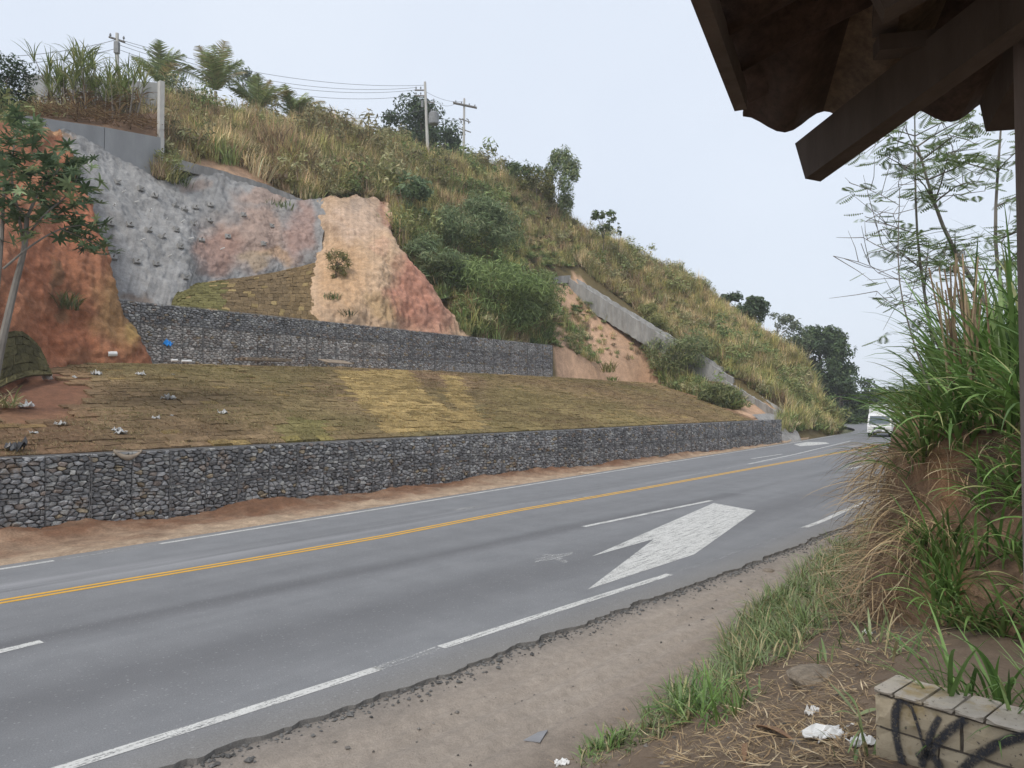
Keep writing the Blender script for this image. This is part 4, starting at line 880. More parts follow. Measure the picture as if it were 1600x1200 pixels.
rot = np.c_[rng.uniform(-.2, .2, (n, 2)), rng.uniform(0, 6.283, n)]; scl = np.c_[sz*1.15, sz*1.15, sz*rng.uniform(.8, 1.2, n)]
scatter('hill_grass', srcs, P, rot, scl, idx, tint, 'tall dry and green grass covering the hillside', 'grass')
# ---- trees and bushes
def tree(name, label, base, H, R, nclump, nleaf, size, cols, rng, cat='tree', group=None, trunk=.12, shape=(.45, 1.0), bark='bark_dark', mat='leaf_far', asp=.45, clump=.33, flat_=.75, lean=(0, 0)):
    base = np.asarray(base, float); root = thing(name, base, label, cat, group); C0 = []
    for i in range(nclump):
        h = rng.uniform(*shape); rr = R*math.sqrt(max(.06, 1-((h-sum(shape)/2)/((shape[1]-shape[0])/2+.02))**2))*rng.uniform(.25, 1)**.6; a = rng.uniform(0, 6.283)
        C0.append(base+np.array([rr*math.cos(a)+lean[0]*h*H, rr*math.sin(a)+lean[1]*h*H, h*H*.96]))
    C0 = np.array(C0); mb = MB(); top = base+np.array([lean[0]*H*.6, lean[1]*H*.6, H*.7]); tr = [base-[0, 0, .4], base+(top-base)*.4+rng.normal(0, .03*H, 3)*[1, 1, 0], top]
    mb.tube(cubic_up(np.array(tr), 7, 0), np.linspace(trunk, trunk*.45, 7), 7)
    for c_ in C0[:min(nclump, 16)]:
        st = base+(top-base)*rng.uniform(.3, .95); md = (st+c_)/2+rng.normal(0, .05*H, 3)*[1, 1, .5]; mb.tube(cubic_up(np.array([st, md, c_]), 6, 0), np.linspace(trunk*.42, trunk*.1, 6), 5)
    mb.build('trunk', bark, root); ab = AB(); sp = np.outer(rng.uniform(.7, 1.35, nclump), [1, 1, flat_])*R*clump
    ab.add(*leafquads(rng, C0, nleaf, sp, size, cols, asp)); ab.build('crown', mat, root); return root
def gz(px, py, d): p = on_d(px, py, d); s_, d_ = sd(p); return p
FARG = vary2([(.055, .085, .045), (.075, .11, .055), (.105, .14, .065)], [.4, .4, .2]); MIDG = vary2([(.09, .13, .055), (.125, .17, .065), (.18, .21, .09)], [.4, .4, .2])
rng = np.random.default_rng(111)
def at_px(px, py, y): return on_y(px, py, y)
b = at_px(658, 278, 100); tree('broad_tree', 'broad dark green tree behind the utility poles on the ridge', b, 10.6, 5.6, 30, 9000, (.35, .7), FARG, rng, trunk=.22, shape=(.3, .97))
b = at_px(693, 280, 102); tree('broad_tree', 'lower dark tree between the two poles, right of the broad one', b, 6.2, 4.2, 18, 4500, (.35, .65), FARG, rng, trunk=.18, shape=(.25, .97))
b = at_px(872, 345, 84); tree('bamboo_clump', 'tall feathery bamboo clump on the ridge skyline', b, 8.2, 1.9, 24, 5200, (.3, .6), vary2([(.15, .2, .09), (.2, .25, .11), (.26, .28, .14)], [.4, .4, .2]), rng, 'bamboo', None, .06, (.12, 1.0), 'bark', 'leaf_far', .25, .42, 1.3, (.06, 0))
b = at_px(815, 320, 84); tree('shrub', 'grey green bushy shrub left of the bamboo on the ridge', b, 5.0, 2.3, 16, 3200, (.25, .5), MIDG, rng, 'shrub', None, .06, (.25, 1.0), 'bark', 'leaf_far', .35, .42, 1.0)
b = at_px(838, 325, 82); tree('shrub', 'yellowish shrub at the foot of the bamboo', b, 4.0, 2.4, 14, 2600, (.25, .5), vary2([(.14, .15, .05), (.2, .18, .07)], [.6, .4]), rng, 'shrub', None, .06, (.2, 1.0), 'bark', 'leaf_far', .3, .42, 1.0)
b = at_px(942, 388, 82); tree('slender_tree', 'small slender tree with open crown on the skyline', b, 4.3, 1.7, 15, 620, (.3, .5), MIDG, rng, trunk=.05, shape=(.5, 1.0), clump=.24)
b = at_px(968, 395, 84); tree('sapling', 'thin sapling beside the slender skyline tree', b, 3.6, .28, 6, 90, (.2, .35), MIDG, rng, trunk=.03, shape=(.6, 1.0), clump=.5)
b = at_px(1152, 520, 98); tree('dark_tree', 'round dark tree top showing above the grassy crest', b, 5.2, 3.3, 18, 3600, (.35, .7), FARG, rng, trunk=.15, shape=(.35, .95))
b = at_px(1178, 530, 104); tree('dark_tree', 'smaller dark tree on the crest right of the round one', b, 6.0, 2.3, 14, 900, (.3, .6), FARG, rng, trunk=.12, shape=(.45, .98), clump=.25)
b = at_px(1215, 560, 112); tree('pale_tree', 'pale thin-leaved tree over the crest', b, 6.8, 3.2, 18, 1500, (.3, .55), vary2([(.13, .16, .10), (.18, .2, .14)], [.5, .5]), rng, trunk=.12, shape=(.4, 1.0), bark='bark')
b = at_px(1248, 600, 112); tree('pale_tree', 'pale grey green tree left of the tall dark tree', b, 9.3, 2.8, 18, 1700, (.3, .6), vary2([(.10, .14, .07), (.15, .18, .10)], [.5, .5]), rng, trunk=.14, shape=(.4, 1.0), bark='bark')
b = at_px(1283, 668, 116); tree('tall_tree', 'tall dense dark tree at the road bend', b, 15.6, 4.6, 60, 13000, (.4, .8), vary2([(.06, .095, .045), (.08, .12, .055), (.11, .15, .065)], [.45, .35, .2]), rng, trunk=.3, shape=(.3, .98), clump=.4)
b = at_px(1312, 672, 112); tree('tall_tree', 'dark tree stepping down to the road at the bend', b, 9.0, 3.2, 26, 5200, (.4, .8), FARG, rng, trunk=.2, shape=(.08, .97), clump=.4)
for i, (x, yv, Yd, H, R, lb) in enumerate([(1338, 672, 122, 7.2, 4.2, 'dark green tree closing the road, left of the truck'), (1362, 672, 128, 8.6, 4.2, 'dark green tree rising behind the truck'), (1392, 672, 126, 7.5, 4.6, 'dark green tree behind the second truck'), (1430, 675, 130, 8, 5.2, 'dark green tree seen through the grass, right of the trucks')]):
    tree('roadside_tree', lb, at_px(x, yv, Yd), H, R, 22, 4200, (.4, .85), FARG, rng, trunk=.2, shape=(.02, .97), clump=.42)
def bush(label, x, y, d, H, R, nleaf, cols, size=(.3, .75), asp=.12, name='bush'):
    p = on_d(x, y, d); s_, d_ = sd(p); p[2] = z_hill(s_, d_); return tree(name, label, p, H, R, 26, nleaf, size, cols, rng, 'bush', None, .05, (.1, 1.0), 'bark_dark', 'leaf', asp, .36, .8)
BG = vary2([(.19, .26, .13), (.25, .31, .16), (.32, .36, .2), (.12, .16, .08)], [.4, .3, .15, .15])
bush('large rounded grey green bush above the tan gully', 735, 415, 22.5, 4.8, 3.7, 9500, BG)
bush('bright green bush spilling down beside the upper wall', 775, 520, 16.9, 5.2, 3.9, 10500, vary2([(.22, .30, .11), (.28, .36, .14), (.14, .2, .075)], [.5, .3, .2]))
bush('green bush hanging over the right end of the upper wall', 826, 520, 17.2, 3.8, 2.7, 6500, vary2([(.22, .28, .11), (.31, .35, .15), (.14, .18, .07)], [.5, .3, .2]))
bush('broad-leaved shrub on the slope above the soil mound', 645, 345, 25.3, 3.6, 2.2, 1500, vary2([(.14, .2, .10), (.19, .25, .135)], [.6, .4]), (.3, .6), .5)
bush('green bush under the ridge, between mound and large bush', 680, 440, 19.6, 3.4, 2.3, 5200, BG)
bush('dense green bush over the drain, above the sod corner', 1062, 604, 12.0, 3.4, 3.1, 8000, vary2([(.22, .27, .12), (.3, .33, .15), (.37, .35, .19), (.12, .16, .07)], [.4, .25, .15, .2]))
bush('green bush right of the drain foot, by the sod corner', 1118, 642, 5.6, 1.9, 1.8, 3600, vary2([(.17, .2, .08), (.25, .26, .12), (.1, .13, .055)], [.5, .3, .2]))
bush('small yellow green bush beside the concrete drain', 1018, 505, 17.2, 2.4, 1.7, 2600, vary2([(.25, .27, .10), (.31, .3, .13)], [.6, .4]))
bush('tuft of green grass on the tan soil mound', 527, 448, 17.6, 1.8, .8, 500, vary2([(.16, .17, .06), (.22, .2, .09)], [.6, .4]), (.3, .6), .1)
def spot(label, x, y, d, H, R, n_, cols): 
    p = on_d(x, y, d); ab = AB(); ab.add(*blades(rng, p-[0, 0, .1], n_, (H*.6, H), (.04, .08), (.1, .7), (.4, 1.4), 4, cols, rad=R)); tag(ab.build('grass_tuft', 'leaf'), label, 'grass tuft', 'grass tufts on bare soil')
for a_ in [('low round green tuft at the foot of the tan mound', 517, 467, 16.6, .7, .5, 60, MIDG), ('dark tuft growing at the upper wall edge', 542, 494, 15.5, .8, .35, 40, FARG), ('green tuft at the foot of the concrete wall post', 275, 292, 24.2, 1.3, .9, 90, MIDG), ('grassy strip on the pink soil ledge', 432, 323, 24.6, .6, 1.2, 90, MIDG), ('bright green tuft where the sod meets the tan soil', 957, 595, 13.9, .7, .5, 60, vary((.13, .2, .05))), ('olive tuft on the tan soil by the upper wall end', 950, 580, 14.3, 1.4, .7, 90, vary((.2, .19, .07))), ('hanging dark weeds on the red bank', 103, 480, 13.7, 1.1, .5, 70, vary((.09, .10, .04)))]: spot(*a_)
# ---- palms
def palm(label, x, y, Y, size, rng, nf=15, trunkh=2.5):
    base = at_px(x, y, Y); root = thing('palm', base-[0, 0, trunkh], label, 'palm', 'palms along the hilltop'); mb = MB(); mb.tube([base-[0, 0, trunkh+1], base], [.16, .13], 7); mb.build('trunk', 'bark', root)
    for i in range(nf):
        az = i*2.4+rng.uniform(-.3, .3); lean = rng.uniform(.05, .85); dr = rng.uniform(.5, 1.2); L = size*rng.uniform(.8, 1.1); k = 18; t = np.linspace(0, 1, k); ang = lean+dr*t**1.5
        p = np.cumsum(np.stack([np.cos(az)*np.sin(ang), np.sin(az)*np.sin(ang), np.cos(ang)], 1)*L/k, 0)+base; sdv = np.array([-math.sin(az), math.cos(az), 0]); ab = AB(); V = []; f = []; nn_ = 0
        for j in range(1, k):
            for q in np.linspace(0, 1, 3)[:2]:
                c_ = p[j-1]*(1-q)+p[j]*q; fw = (p[j]-p[j-1])/np.linalg.norm(p[j]-p[j-1]); ll = L*.36*math.sin(math.pi*min(.97, (.18+.8*(j-1+q)/k)))
                for sg in (-1, 1):
                    e_ = c_+sdv*sg*ll*.75+fw*ll*.6-np.array([0, 0, ll*rng.uniform(.1, .4)]); V += [c_-fw*.055, c_+fw*.055, e_+fw*.01, e_-fw*.01]; f.append([nn_, nn_+1, nn_+2, nn_+3]); nn_ += 4
        V += [p[0]-sdv*.03, p[0]+sdv*.03, p[-1]+sdv*.008, p[-1]-sdv*.008]; f.append([nn_, nn_+1, nn_+2, nn_+3])
        ab.add(np.array(V), np.array(f), vary((.27, .32, .14) if rng.random() < .8 else (.42, .35, .19), .3)(rng, len(f))); ab.build('frond', 'leaf', root)
for a_ in [('first young palm right of the block wall', 250, 130, 62, 3.6), ('tallest hilltop palm, second from the block wall', 337, 143, 64, 4.2), ('dark palm with drooping fronds in the hilltop middle', 404, 172, 66, 3.5), ('yellowish palm at the right end of the hilltop row', 460, 186, 68, 3.3)]: palm(*a_, rng)
# ------------------------------------------------------------------ concrete walls and drains of the hill
def slab(name, tops, down, thick, mat, parent=None):
    V = []; n = len(tops)
    for p, dn in zip(tops, down): 
        for k in (0, 1):
            q = np.r_[N*thick*k, 0]; V += [p+q, p+q-[0, 0, dn]]
    f = [[0, 1, 3, 2], [(n-1)*4, (n-1)*4+2, (n-1)*4+3, (n-1)*4+1]]
    for i in range(n-1): a = i*4; b = a+4; f += [[a, b, b+1, a+1], [a+2, a+3, b+3, b+2], [a, a+2, b+2, b], [a+1, b+1, b+3, a+3]]
    return mk(name, V, f, mat, parent)
rw = thing('retaining_wall', on_d(160, 260, 23.6), 'grey concrete retaining wall capping the sprayed concrete slope', 'wall')
slab('panel', [on_d(36, 180, 22.4), on_d(163, 198.5, 23.5)], [3, 2.4], .25, 'concrete_wall', rw); slab('panel', [on_d(164, 198.7, 23.51), on_d(257, 216, 24.25)], [2.4, 3.0], .25, 'concrete_wall', rw)
bw = thing('block_fence', on_d(150, 180, 27), 'grey rendered block wall behind the sugar cane with pale end post', 'wall')
slab('panel', [on_y(40, 116, 52), on_y(215, 127, 49.5)], [4.5, 4], .2, 'concrete_wall', bw); slab('panel', [on_y(216, 127, 49.5), on_y(248, 129, 48.7)], [4, 4], .2, 'concrete_wall', bw)
q = MB(); a = on_d(251, 130, 24.6); b_ = on_d(251, 284, 24.1); q.box([(a[0]+b_[0])/2, (a[1]+b_[1])/2, (a[2]+b_[2])/2], (.28, .3, a[2]-b_[2]), rotz(math.pi/2-HW)); simple('pale_concrete', [(.3, (.42, .41, .39)), (.7, (.52, .51, .48))], 2, .9, .3, .01, 20); q.build('end_post', 'pale_concrete', bw)
def sweep(name, pts, sec, mat, label=None, cat=None, lat=None, wob=.02, n=40, seed=1):
    """closed cross-section sec [(lateral, up)] along pts"""
    r = np.random.default_rng(seed); p = polyl(pts, n); k = len(sec); V = []
    for i in range(n):
        for a_, u_ in sec: V.append(p[i]+lat*a_+ez*u_+r.normal(0, wob, 3))
    f = [[i*k+j, (i+1)*k+j, (i+1)*k+(j+1) % k, i*k+(j+1) % k] for i in range(n-1) for j in range(k)]; f += [list(range(k)), [(n-1)*k+j for j in range(k)][::-1]]
    o = mk(name, V, f, mat); return tag(o, label, cat)
N3 = np.r_[N, 0]; U3 = np.r_[U, 0]
USEC = [(-1.05, -1.6), (1.05, -1.6), (1.05, .42), (.8, .42), (.7, .02), (-.7, .02), (-.8, .42), (-1.05, .42)]
USEC = [(x, y-.25) for x, y in USEC]
sweep('drain_chute', [on_d(893, 436, 23.2), on_d(1152, 594, 7.0)], USEC, 'concrete', 'long grey concrete drain chute running down the grassy hill', 'drain', U3, .035, 60, 3)
sweep('drain_chute', [on_d(1140, 596, 7.3), on_d(1222, 645, 2.2)], [(x*1.12, y-.05) for x, y in USEC], 'concrete', 'lower broken-off length of concrete drain chute above the wall end', 'drain', U3, .03, 30, 4)
sweep('drain_bench', [on_d(795, 441, 23.6), on_d(885, 433, 23.4)], [(-.5, -.6), (.5, -.6), (.5, .15), (-.5, .15)], 'concrete', 'short level concrete ledge at the top of the drain chute', 'drain', N3, .03, 20, 5)
sweep('drain_channel', [on_d(264, 252, 24.3), on_d(300, 260, 24.8), on_d(345, 272, 25.5), on_d(405, 290, 25.9), on_d(440, 303, 26.0), on_d(474, 319, 26.0)], [(-.35, -.5), (.5, -.5), (.5, .2), (-.35, .12)], 'concrete', 'narrow concrete drain channel along the top of the cut', 'drain', N3, .02, 40, 6)
q = MB(); q.box(on_d(266, 266, 24.0), (.45, .4, .5), rotz(.9)); q.box(on_d(266, 256, 24.0)+[0, 0, .02], (.3, .3, .36), rotz(.7)); tag(q.build('drain_box', 'pale_concrete'), 'small concrete drain box below the pale wall post', 'drain box')
vcon = lambda x, y, V_: np.tile(np.array([.27, .262, .25]), (len(x), 1))*(1+.25*fbm(x*.1, y*.1, 3))[:, None]
apr, _ = loft('drain_apron', [[(1208, 697, .45), (1204, 672, 1.0), (1175, 648, 2.0)], [(1232, 697, -.1), (1222, 671, .9), (1204, 646, 2.2)], [(1255, 693, -.1), (1244, 672, .9), (1224, 652, 2.4)]], 40, 30, 'soil', lambda G_, x, y: .08*fbm(G_[..., 0]*2, G_[..., 1]*2, G_[..., 2]*2), vcon, wrap=(2, 1, -.3))
tag(apr, 'rounded grey concrete apron where the lower wall ends', 'drain apron')
# ------------------------------------------------------------------ utility poles and lines
def pole(label, x0, y0, x1, y1, Y, arms):
    a = on_y(x0, y0, Y)-[0, 0, 2.5]; b = on_y(x1, y1, Y); root = thing('utility_pole', a, label, 'utility pole', 'utility poles on the hill'); q = MB(); q.tube([a, (a+b)/2, b], [.2, .165, .125], 8); q.build('shaft', 'pale_concrete', root); arms(root, a, b); return b
simple('grey_metal', [(.3, (.16, .165, .17)), (.7, (.26, .265, .27))], 4, .6, .1, .01, spec=.5); simple('wood_arm', [(.3, (.16, .15, .14)), (.7, (.27, .25, .23))], 4); simple('cable', [(.3, (.09, .09, .095)), (.7, (.13, .13, .135))], 4, .6)
def ins(root, p, n=3):
    q = MB(); q.tube([p, p+[0, 0, .12], p+[0, 0, .14], p+[0, 0, .24], p+[0, 0, .26], p+[0, 0, .33]], [.035, .035, .085, .08, .05, .04], 8); q.build('insulator', 'grey_metal', root)
def arms1(root, a, b):
    for dz, L in ((-.9, 1.1), (-1.5, 1.1)):
        q = MB(); q.box(b+[-L/2, 0, dz], (L, .12, .12)); o = q.build('cross_arm', 'wood_arm', root)
        for k in (-.95, -.45): ins(o, b+[k, 0, dz+.06])
    q = MB(); q.box(b+[.5, 0, -2.2], (1.0, .1, .1)); q.build('cross_arm', 'wood_arm', root); ins(root, b+[.95, 0, -2.45]); ins(root, b+[.95, 0, -2.15])
    q = MB(); q.box(b+[-.28, -.05, -2.4], (.22, .2, .75), rotz(.3)); q.build('fuse_box', 'grey_metal', root)
    t = b+[.95, 0, -4.6]; q = MB(); q.tube([t, t+[0, 0, .1], t+[0, 0, 1.15], t+[0, 0, 1.3]], [.5, .55, .55, .42], 14); q.build('transformer', 'grey_metal', root)
    for k in (-.25, 0, .25): ins(root, t+[k, -.1, 1.28])
    q = MB(); q.box(t+[-.62, 0, .6], (.3, .12, .12)); q.build('bracket', 'grey_metal', root)
def arms2(root, a, b):
    for dy in (-.14, .14): q = MB(); q.box(b+[.1, dy, -.9], (3.4, .12, .16), rotz(.5)); q.build('cross_arm', 'wood_arm', root)
    for dz, r in ((-2.9, -.7), (-4.2, -.6)): q = MB(); q.box(b+[.05, 0, dz], (2.2, .12, .14), rotz(r)@np.array([[math.cos(.45), 0, math.sin(.45)], [0, 1, 0], [-math.sin(.45), 0, math.cos(.45)]])); q.build('cross_arm', 'wood_arm', root)
    for k in (-1.3, -.5, .6, 1.4): ins(root, b+[k*.9+.1, k*.5, -.82])
    for k in (-.7, -.25, .3): q = MB(); q.tube([b+[k, -.2, -2.75], b+[k+.25, -.2, -2.9], b+[k+.3, -.2, -3.4]], .07, 6); q.build('fuse', 'grey_metal', root)
def arms3(root, a, b):
    q = MB(); q.box(b+[0, 0, -.5], (1.2, .12, .12), rotz(.8)); q.build('cross_arm', 'wood_arm', root); q = MB(); q.box(b+[.05, -.1, -1.2], (.35, .3, .9)); q.build('spool_rack', 'grey_metal', root)
    for k in (-.4, .4): ins(root, b+[k, k*.6, -.44])
p1 = pole('nearer concrete utility pole with grey transformer on the ridge', 671, 262, 664, 128, 79, arms1)
p2 = pole('farther utility pole with slanted cross arms on the ridge', 724, 262, 725.5, 154, 97, arms2)
p3 = pole('utility pole half hidden behind the sugar cane', 184, 140, 183, 52, 58, arms3)
def line(label, a, b, sag, r=.018, n=24):
    t = np.linspace(0, 1, n)[:, None]; p = a*(1-t)+b*t; p[:, 2] -= sag*4*(t*(1-t))[:, 0]; q = MB(); q.tube(p, r, 4, cap=False); tag(q.build('power_line', 'cable'), label, 'cable', 'power lines over the hill')
for k, (dz1, dz3, sg, lb) in enumerate([(-.35, -.45, 1.2, 'topmost power line sagging between cane pole and transformer pole'), (-.6, -.6, 1.5, 'second power line down between cane pole and transformer pole'), (-.85, -.9, 1.6, 'third power line down between cane pole and transformer pole'), (-1.45, -1.3, 1.7, 'lowest power line between cane pole and transformer pole')]):
    line(lb, p3+[.05*k, 0, dz3], p1+[-.9 if k else 0, 0, dz1], sg)
line('upper line joining the two ridge poles', p1+[0, 0, -1.0], p2+[-.2, 0, -.4], .4); line('middle line joining the two ridge poles', p1+[.9, 0, -2.0], p2+[-1.3, 0, -.75], .4); line('low cable from transformer pole towards the palms', p1+[0, 0, -3.0], on_y(470, 182, 70), .5, .025)
line('thick low cable joining the two ridge poles', p1+[.9, 0, -3.4], p2+[-.9, 0, -2.9], .3, .03)
e0 = on_y(-80, 88, 50); line('upper line running left from the cane pole', e0, p3+[0, 0, -.5], .5); line('lower line running left from the cane pole', e0-[0, 0, .5], p3+[0, 0, -1.2], .5)
# ------------------------------------------------------------------ hilltop left: cane, shrub, trash
rng = np.random.default_rng(201); CG_ = vary2([(.17, .22, .06), (.24, .27, .10), (.32, .31, .14), (.12, .16, .05)], [.35, .3, .15, .2]); DRY = vary2([(.30, .21, .12), (.22, .15, .09), (.40, .31, .19), (.15, .10, .065)], [.35, .25, .2, .2])
cane = thing('sugar_cane', on_y(140, 190, 46), 'tall sugar cane clump in front of the grey block wall', 'sugar cane'); ab = AB(); db = AB(); mb = MB()
for i in range(70):
    x = rng.uniform(72, 212); Y = rng.uniform(44.5, 48.5); b_ = on_y(x, 186+rng.uniform(-4, 4), Y); Hc = rng.uniform(1.8, 3.6)*(1.12 if 95 < x < 140 else .9); ln = rng.normal(0, .12, 2); tp = b_+[ln[0]*Hc, ln[1]*Hc, Hc]
    mb.tube([b_, (b_+tp)/2+[ln[0]*.2, 0, 0], tp], [.035, .03, .022], 5)
    ab.add(*blades(rng, tp-[0, 0, .3], 11, (.9, 1.9), (.06, .10), (.05, .7), (.5, 1.9), 6, CG_, fold=.3)); ab.add(*blades(rng, b_+(tp-b_)*.6, 3, (.8, 1.4), (.05, .08), (.3, .9), (.9, 1.8), 5, CG_))
    db.add(*blades(rng, b_+(tp-b_)*rng.uniform(.2, .6), 8, (.7, 1.5), (.05, .09), (.6, 1.6), (1.0, 1.8), 5, DRY))
mb.build('stems', 'bark', cane); ab.build('leaves', 'leaf', cane); db.build('dry_leaves', 'straw', cane)
tree('shrub', 'dense dark green shrub at the far left of the block wall', on_y(8, 195, 45), 4.2, 1.7, 20, 5200, (.14, .3), vary2([(.035, .065, .025), (.06, .10, .035)], [.6, .4]), rng, 'shrub', None, .06, (.1, 1.0), 'bark_dark', 'leaf', .4, .4, 1.0)
tree('shrub', 'leafy green shrub spreading below the cane pole', on_y(268, 185, 56), 3.0, 1.8, 14, 2400, (.16, .34), MIDG, rng, 'shrub', None, .05, (.2, 1.0), 'bark', 'leaf', .3, .4, 1.0)
tree('shrub', 'thin grey green shrub between the hilltop palms', on_y(378, 165, 72), 3.6, 1.4, 12, 900, (.2, .4), vary((.16, .2, .12)), rng, 'shrub', None, .04, (.3, 1.0), 'bark', 'leaf', .4, .35, 1.0)
ab = AB(); n = 900; xs = rng.uniform(55, 246, n); dd_ = rng.uniform(23.9, 26.5, n); B_ = np.array([on_d(x, np.interp(x, [55, 160, 250], [183, 192, 208])-rng.uniform(0, 20), q) for x, q in zip(xs, dd_)])
ab.add(*blades(rng, B_, n, (.5, 1.3), (.03, .07), (1.2, 1.7), (0, .5), 3, DRY)); tag(ab.build('cane_trash', 'straw'), 'brown heap of cut cane leaves on top of the retaining wall', 'straw', None, 'stuff')
slabv = [on_d(36, 186, 22.7), on_d(160, 198, 23.7), on_d(258, 218, 24.4), on_y(254, 176, 48.6), on_y(160, 171, 50.2), on_y(36, 165, 52)]; mk('hilltop_soil', slabv, [[0, 1, 4, 5], [1, 2, 3, 4]], 'soil', vcol=np.tile([.17, .105, .065], (6, 1)), kind='structure')
# ------------------------------------------------------------------ palmate tree on the left
rng = np.random.default_rng(301)
tb = on_d(-6, 575, 5.2); pt = thing('palmate_tree', tb, 'slim tree with hand-shaped leaves at the left edge', 'tree'); mb = MB()
def br(pts, r0, r1, n=12): mb.tube(cubic_up(np.array([on_d(*p) for p in pts]), n, 0), np.linspace(r0, r1, n), 7)
br([(-10, 600, 5.2), (3, 535, 5.2), (22, 452, 5.2), (38, 388, 5.2), (42, 340, 5.1)], .125, .06); br([(42, 340, 5.1), (62, 300, 5.0), (95, 262, 4.9)], .05, .018); br([(38, 388, 5.2), (28, 330, 5.4), (18, 270, 5.5), (25, 205, 5.6)], .05, .018)
br([(5, 420, 5.3), (50, 383, 4.9), (95, 358, 4.8), (140, 350, 4.7)], .035, .014); br([(40, 372, 5.2), (70, 335, 4.9), (110, 300, 4.8), (125, 262, 4.7)], .035, .012); br([(-6, 470, 5.3), (2, 380, 5.4), (6, 300, 5.5), (12, 240, 5.6)], .07, .03); br([(95, 358, 4.8), (130, 372, 4.6), (158, 385, 4.5)], .02, .01); br([(42, 340, 5.1), (20, 315, 5.0), (-5, 300, 5)], .03, .012)
mb.build('trunk', 'bark', pt); ab = AB(); PALM = vary2([(.085, .135, .065), (.12, .18, .09), (.19, .25, .125), (.28, .34, .17)], [.35, .35, .22, .08])
cl = [(20, 192), (45, 190), (32, 215), (8, 215), (20, 245), (40, 262), (80, 250), (98, 262), (112, 248), (72, 288), (98, 295), (118, 280), (20, 300), (36, 325), (128, 262), (100, 345), (125, 338), (142, 352), (152, 372), (112, 372), (152, 308), (165, 385), (8, 280), (62, 335), (32, 365), (-10, 250), (-10, 320), (55, 225), (140, 385), (85, 320), (50, 300), (135, 298), (60, 260), (12, 330)]
for x, y in cl:
    if x > 145 and y < 320: k = 2
    else: k = 9
    for i in range(k):
        c_ = on_d(x+rng.normal(0, 13), y+rng.normal(0, 11), 5+rng.normal(0, .5)); tilt = rng.normal(0, .45, 2); nl = 8; L = rng.uniform(.22, .38); base_az = rng.uniform(0, 6.28); col = PALM(rng, 1)
        azs = base_az+np.arange(nl)*6.283/(nl+1); V, f, cc = blades(rng, np.zeros(3), nl, (L*.85, L*1.1), (L*.22, L*.3), (1.2, 1.5), (.3, .8), 3, lambda r_, n_: np.repeat(col, n_, 0)*r_.uniform(.85, 1.15, (n_, 1)), az=azs, jit=.02, fold=.15)
        cx, cy = math.cos(tilt[0]), math.cos(tilt[1]); Rx = np.array([[1, 0, 0], [0, cx, -math.sin(tilt[0])], [0, math.sin(tilt[0]), cx]]); Ry = np.array([[cy, 0, math.sin(tilt[1])], [0, 1, 0], [-math.sin(tilt[1]), 0, cy]]); ab.add(V@Rx.T@Ry.T+c_, f, cc)
ab.build('crown', 'leaf', pt)
# dark sod laid on the foot of the red bank, and a pale tuft
dq = np.array([[on_d(-60, 640, 6.6), on_d(-60, 530, 8.4)], [on_d(0, 606, 7.6), on_d(0, 522, 9.4)], [on_d(42, 590, 8.9), on_d(34, 520, 10.6)], [on_d(80, 588, 9.6), on_d(60, 545, 11.0)]]); DG = cubic_up(cubic_up(dq, 25, 0), 13, 1)-np.r_[N*.1, -.05]
sb = mk('sod_bank', (DG-[0, 0, .04]).reshape(-1, 3), gridfaces(25, 13), 'soil_fine', vcol=np.tile([.09, .06, .035], (25*13, 1)), kind='structure')
def dsurf(a, b): 
    i = min(max(a/6*24, 0), 23.999); j = min(max(b/2.6*12, 0), 11.999); i0, j0 = int(i), int(j); fi, fj = i-i0, j-j0; return DG[i0, j0]*(1-fi)*(1-fj)+DG[i0+1, j0]*fi*(1-fj)+DG[i0, j0+1]*(1-fi)*fj+DG[i0+1, j0+1]*fi*fj
lay_sod(sb, dsurf, (0, 6), (0, 2.55), lambda s, d, r: True, lambda a, b, p, r: np.array([.075, .066, .032])*r.uniform(.7, 1.3)*(1.5 if b < .45 else 1), 14, 300, .7, .42)
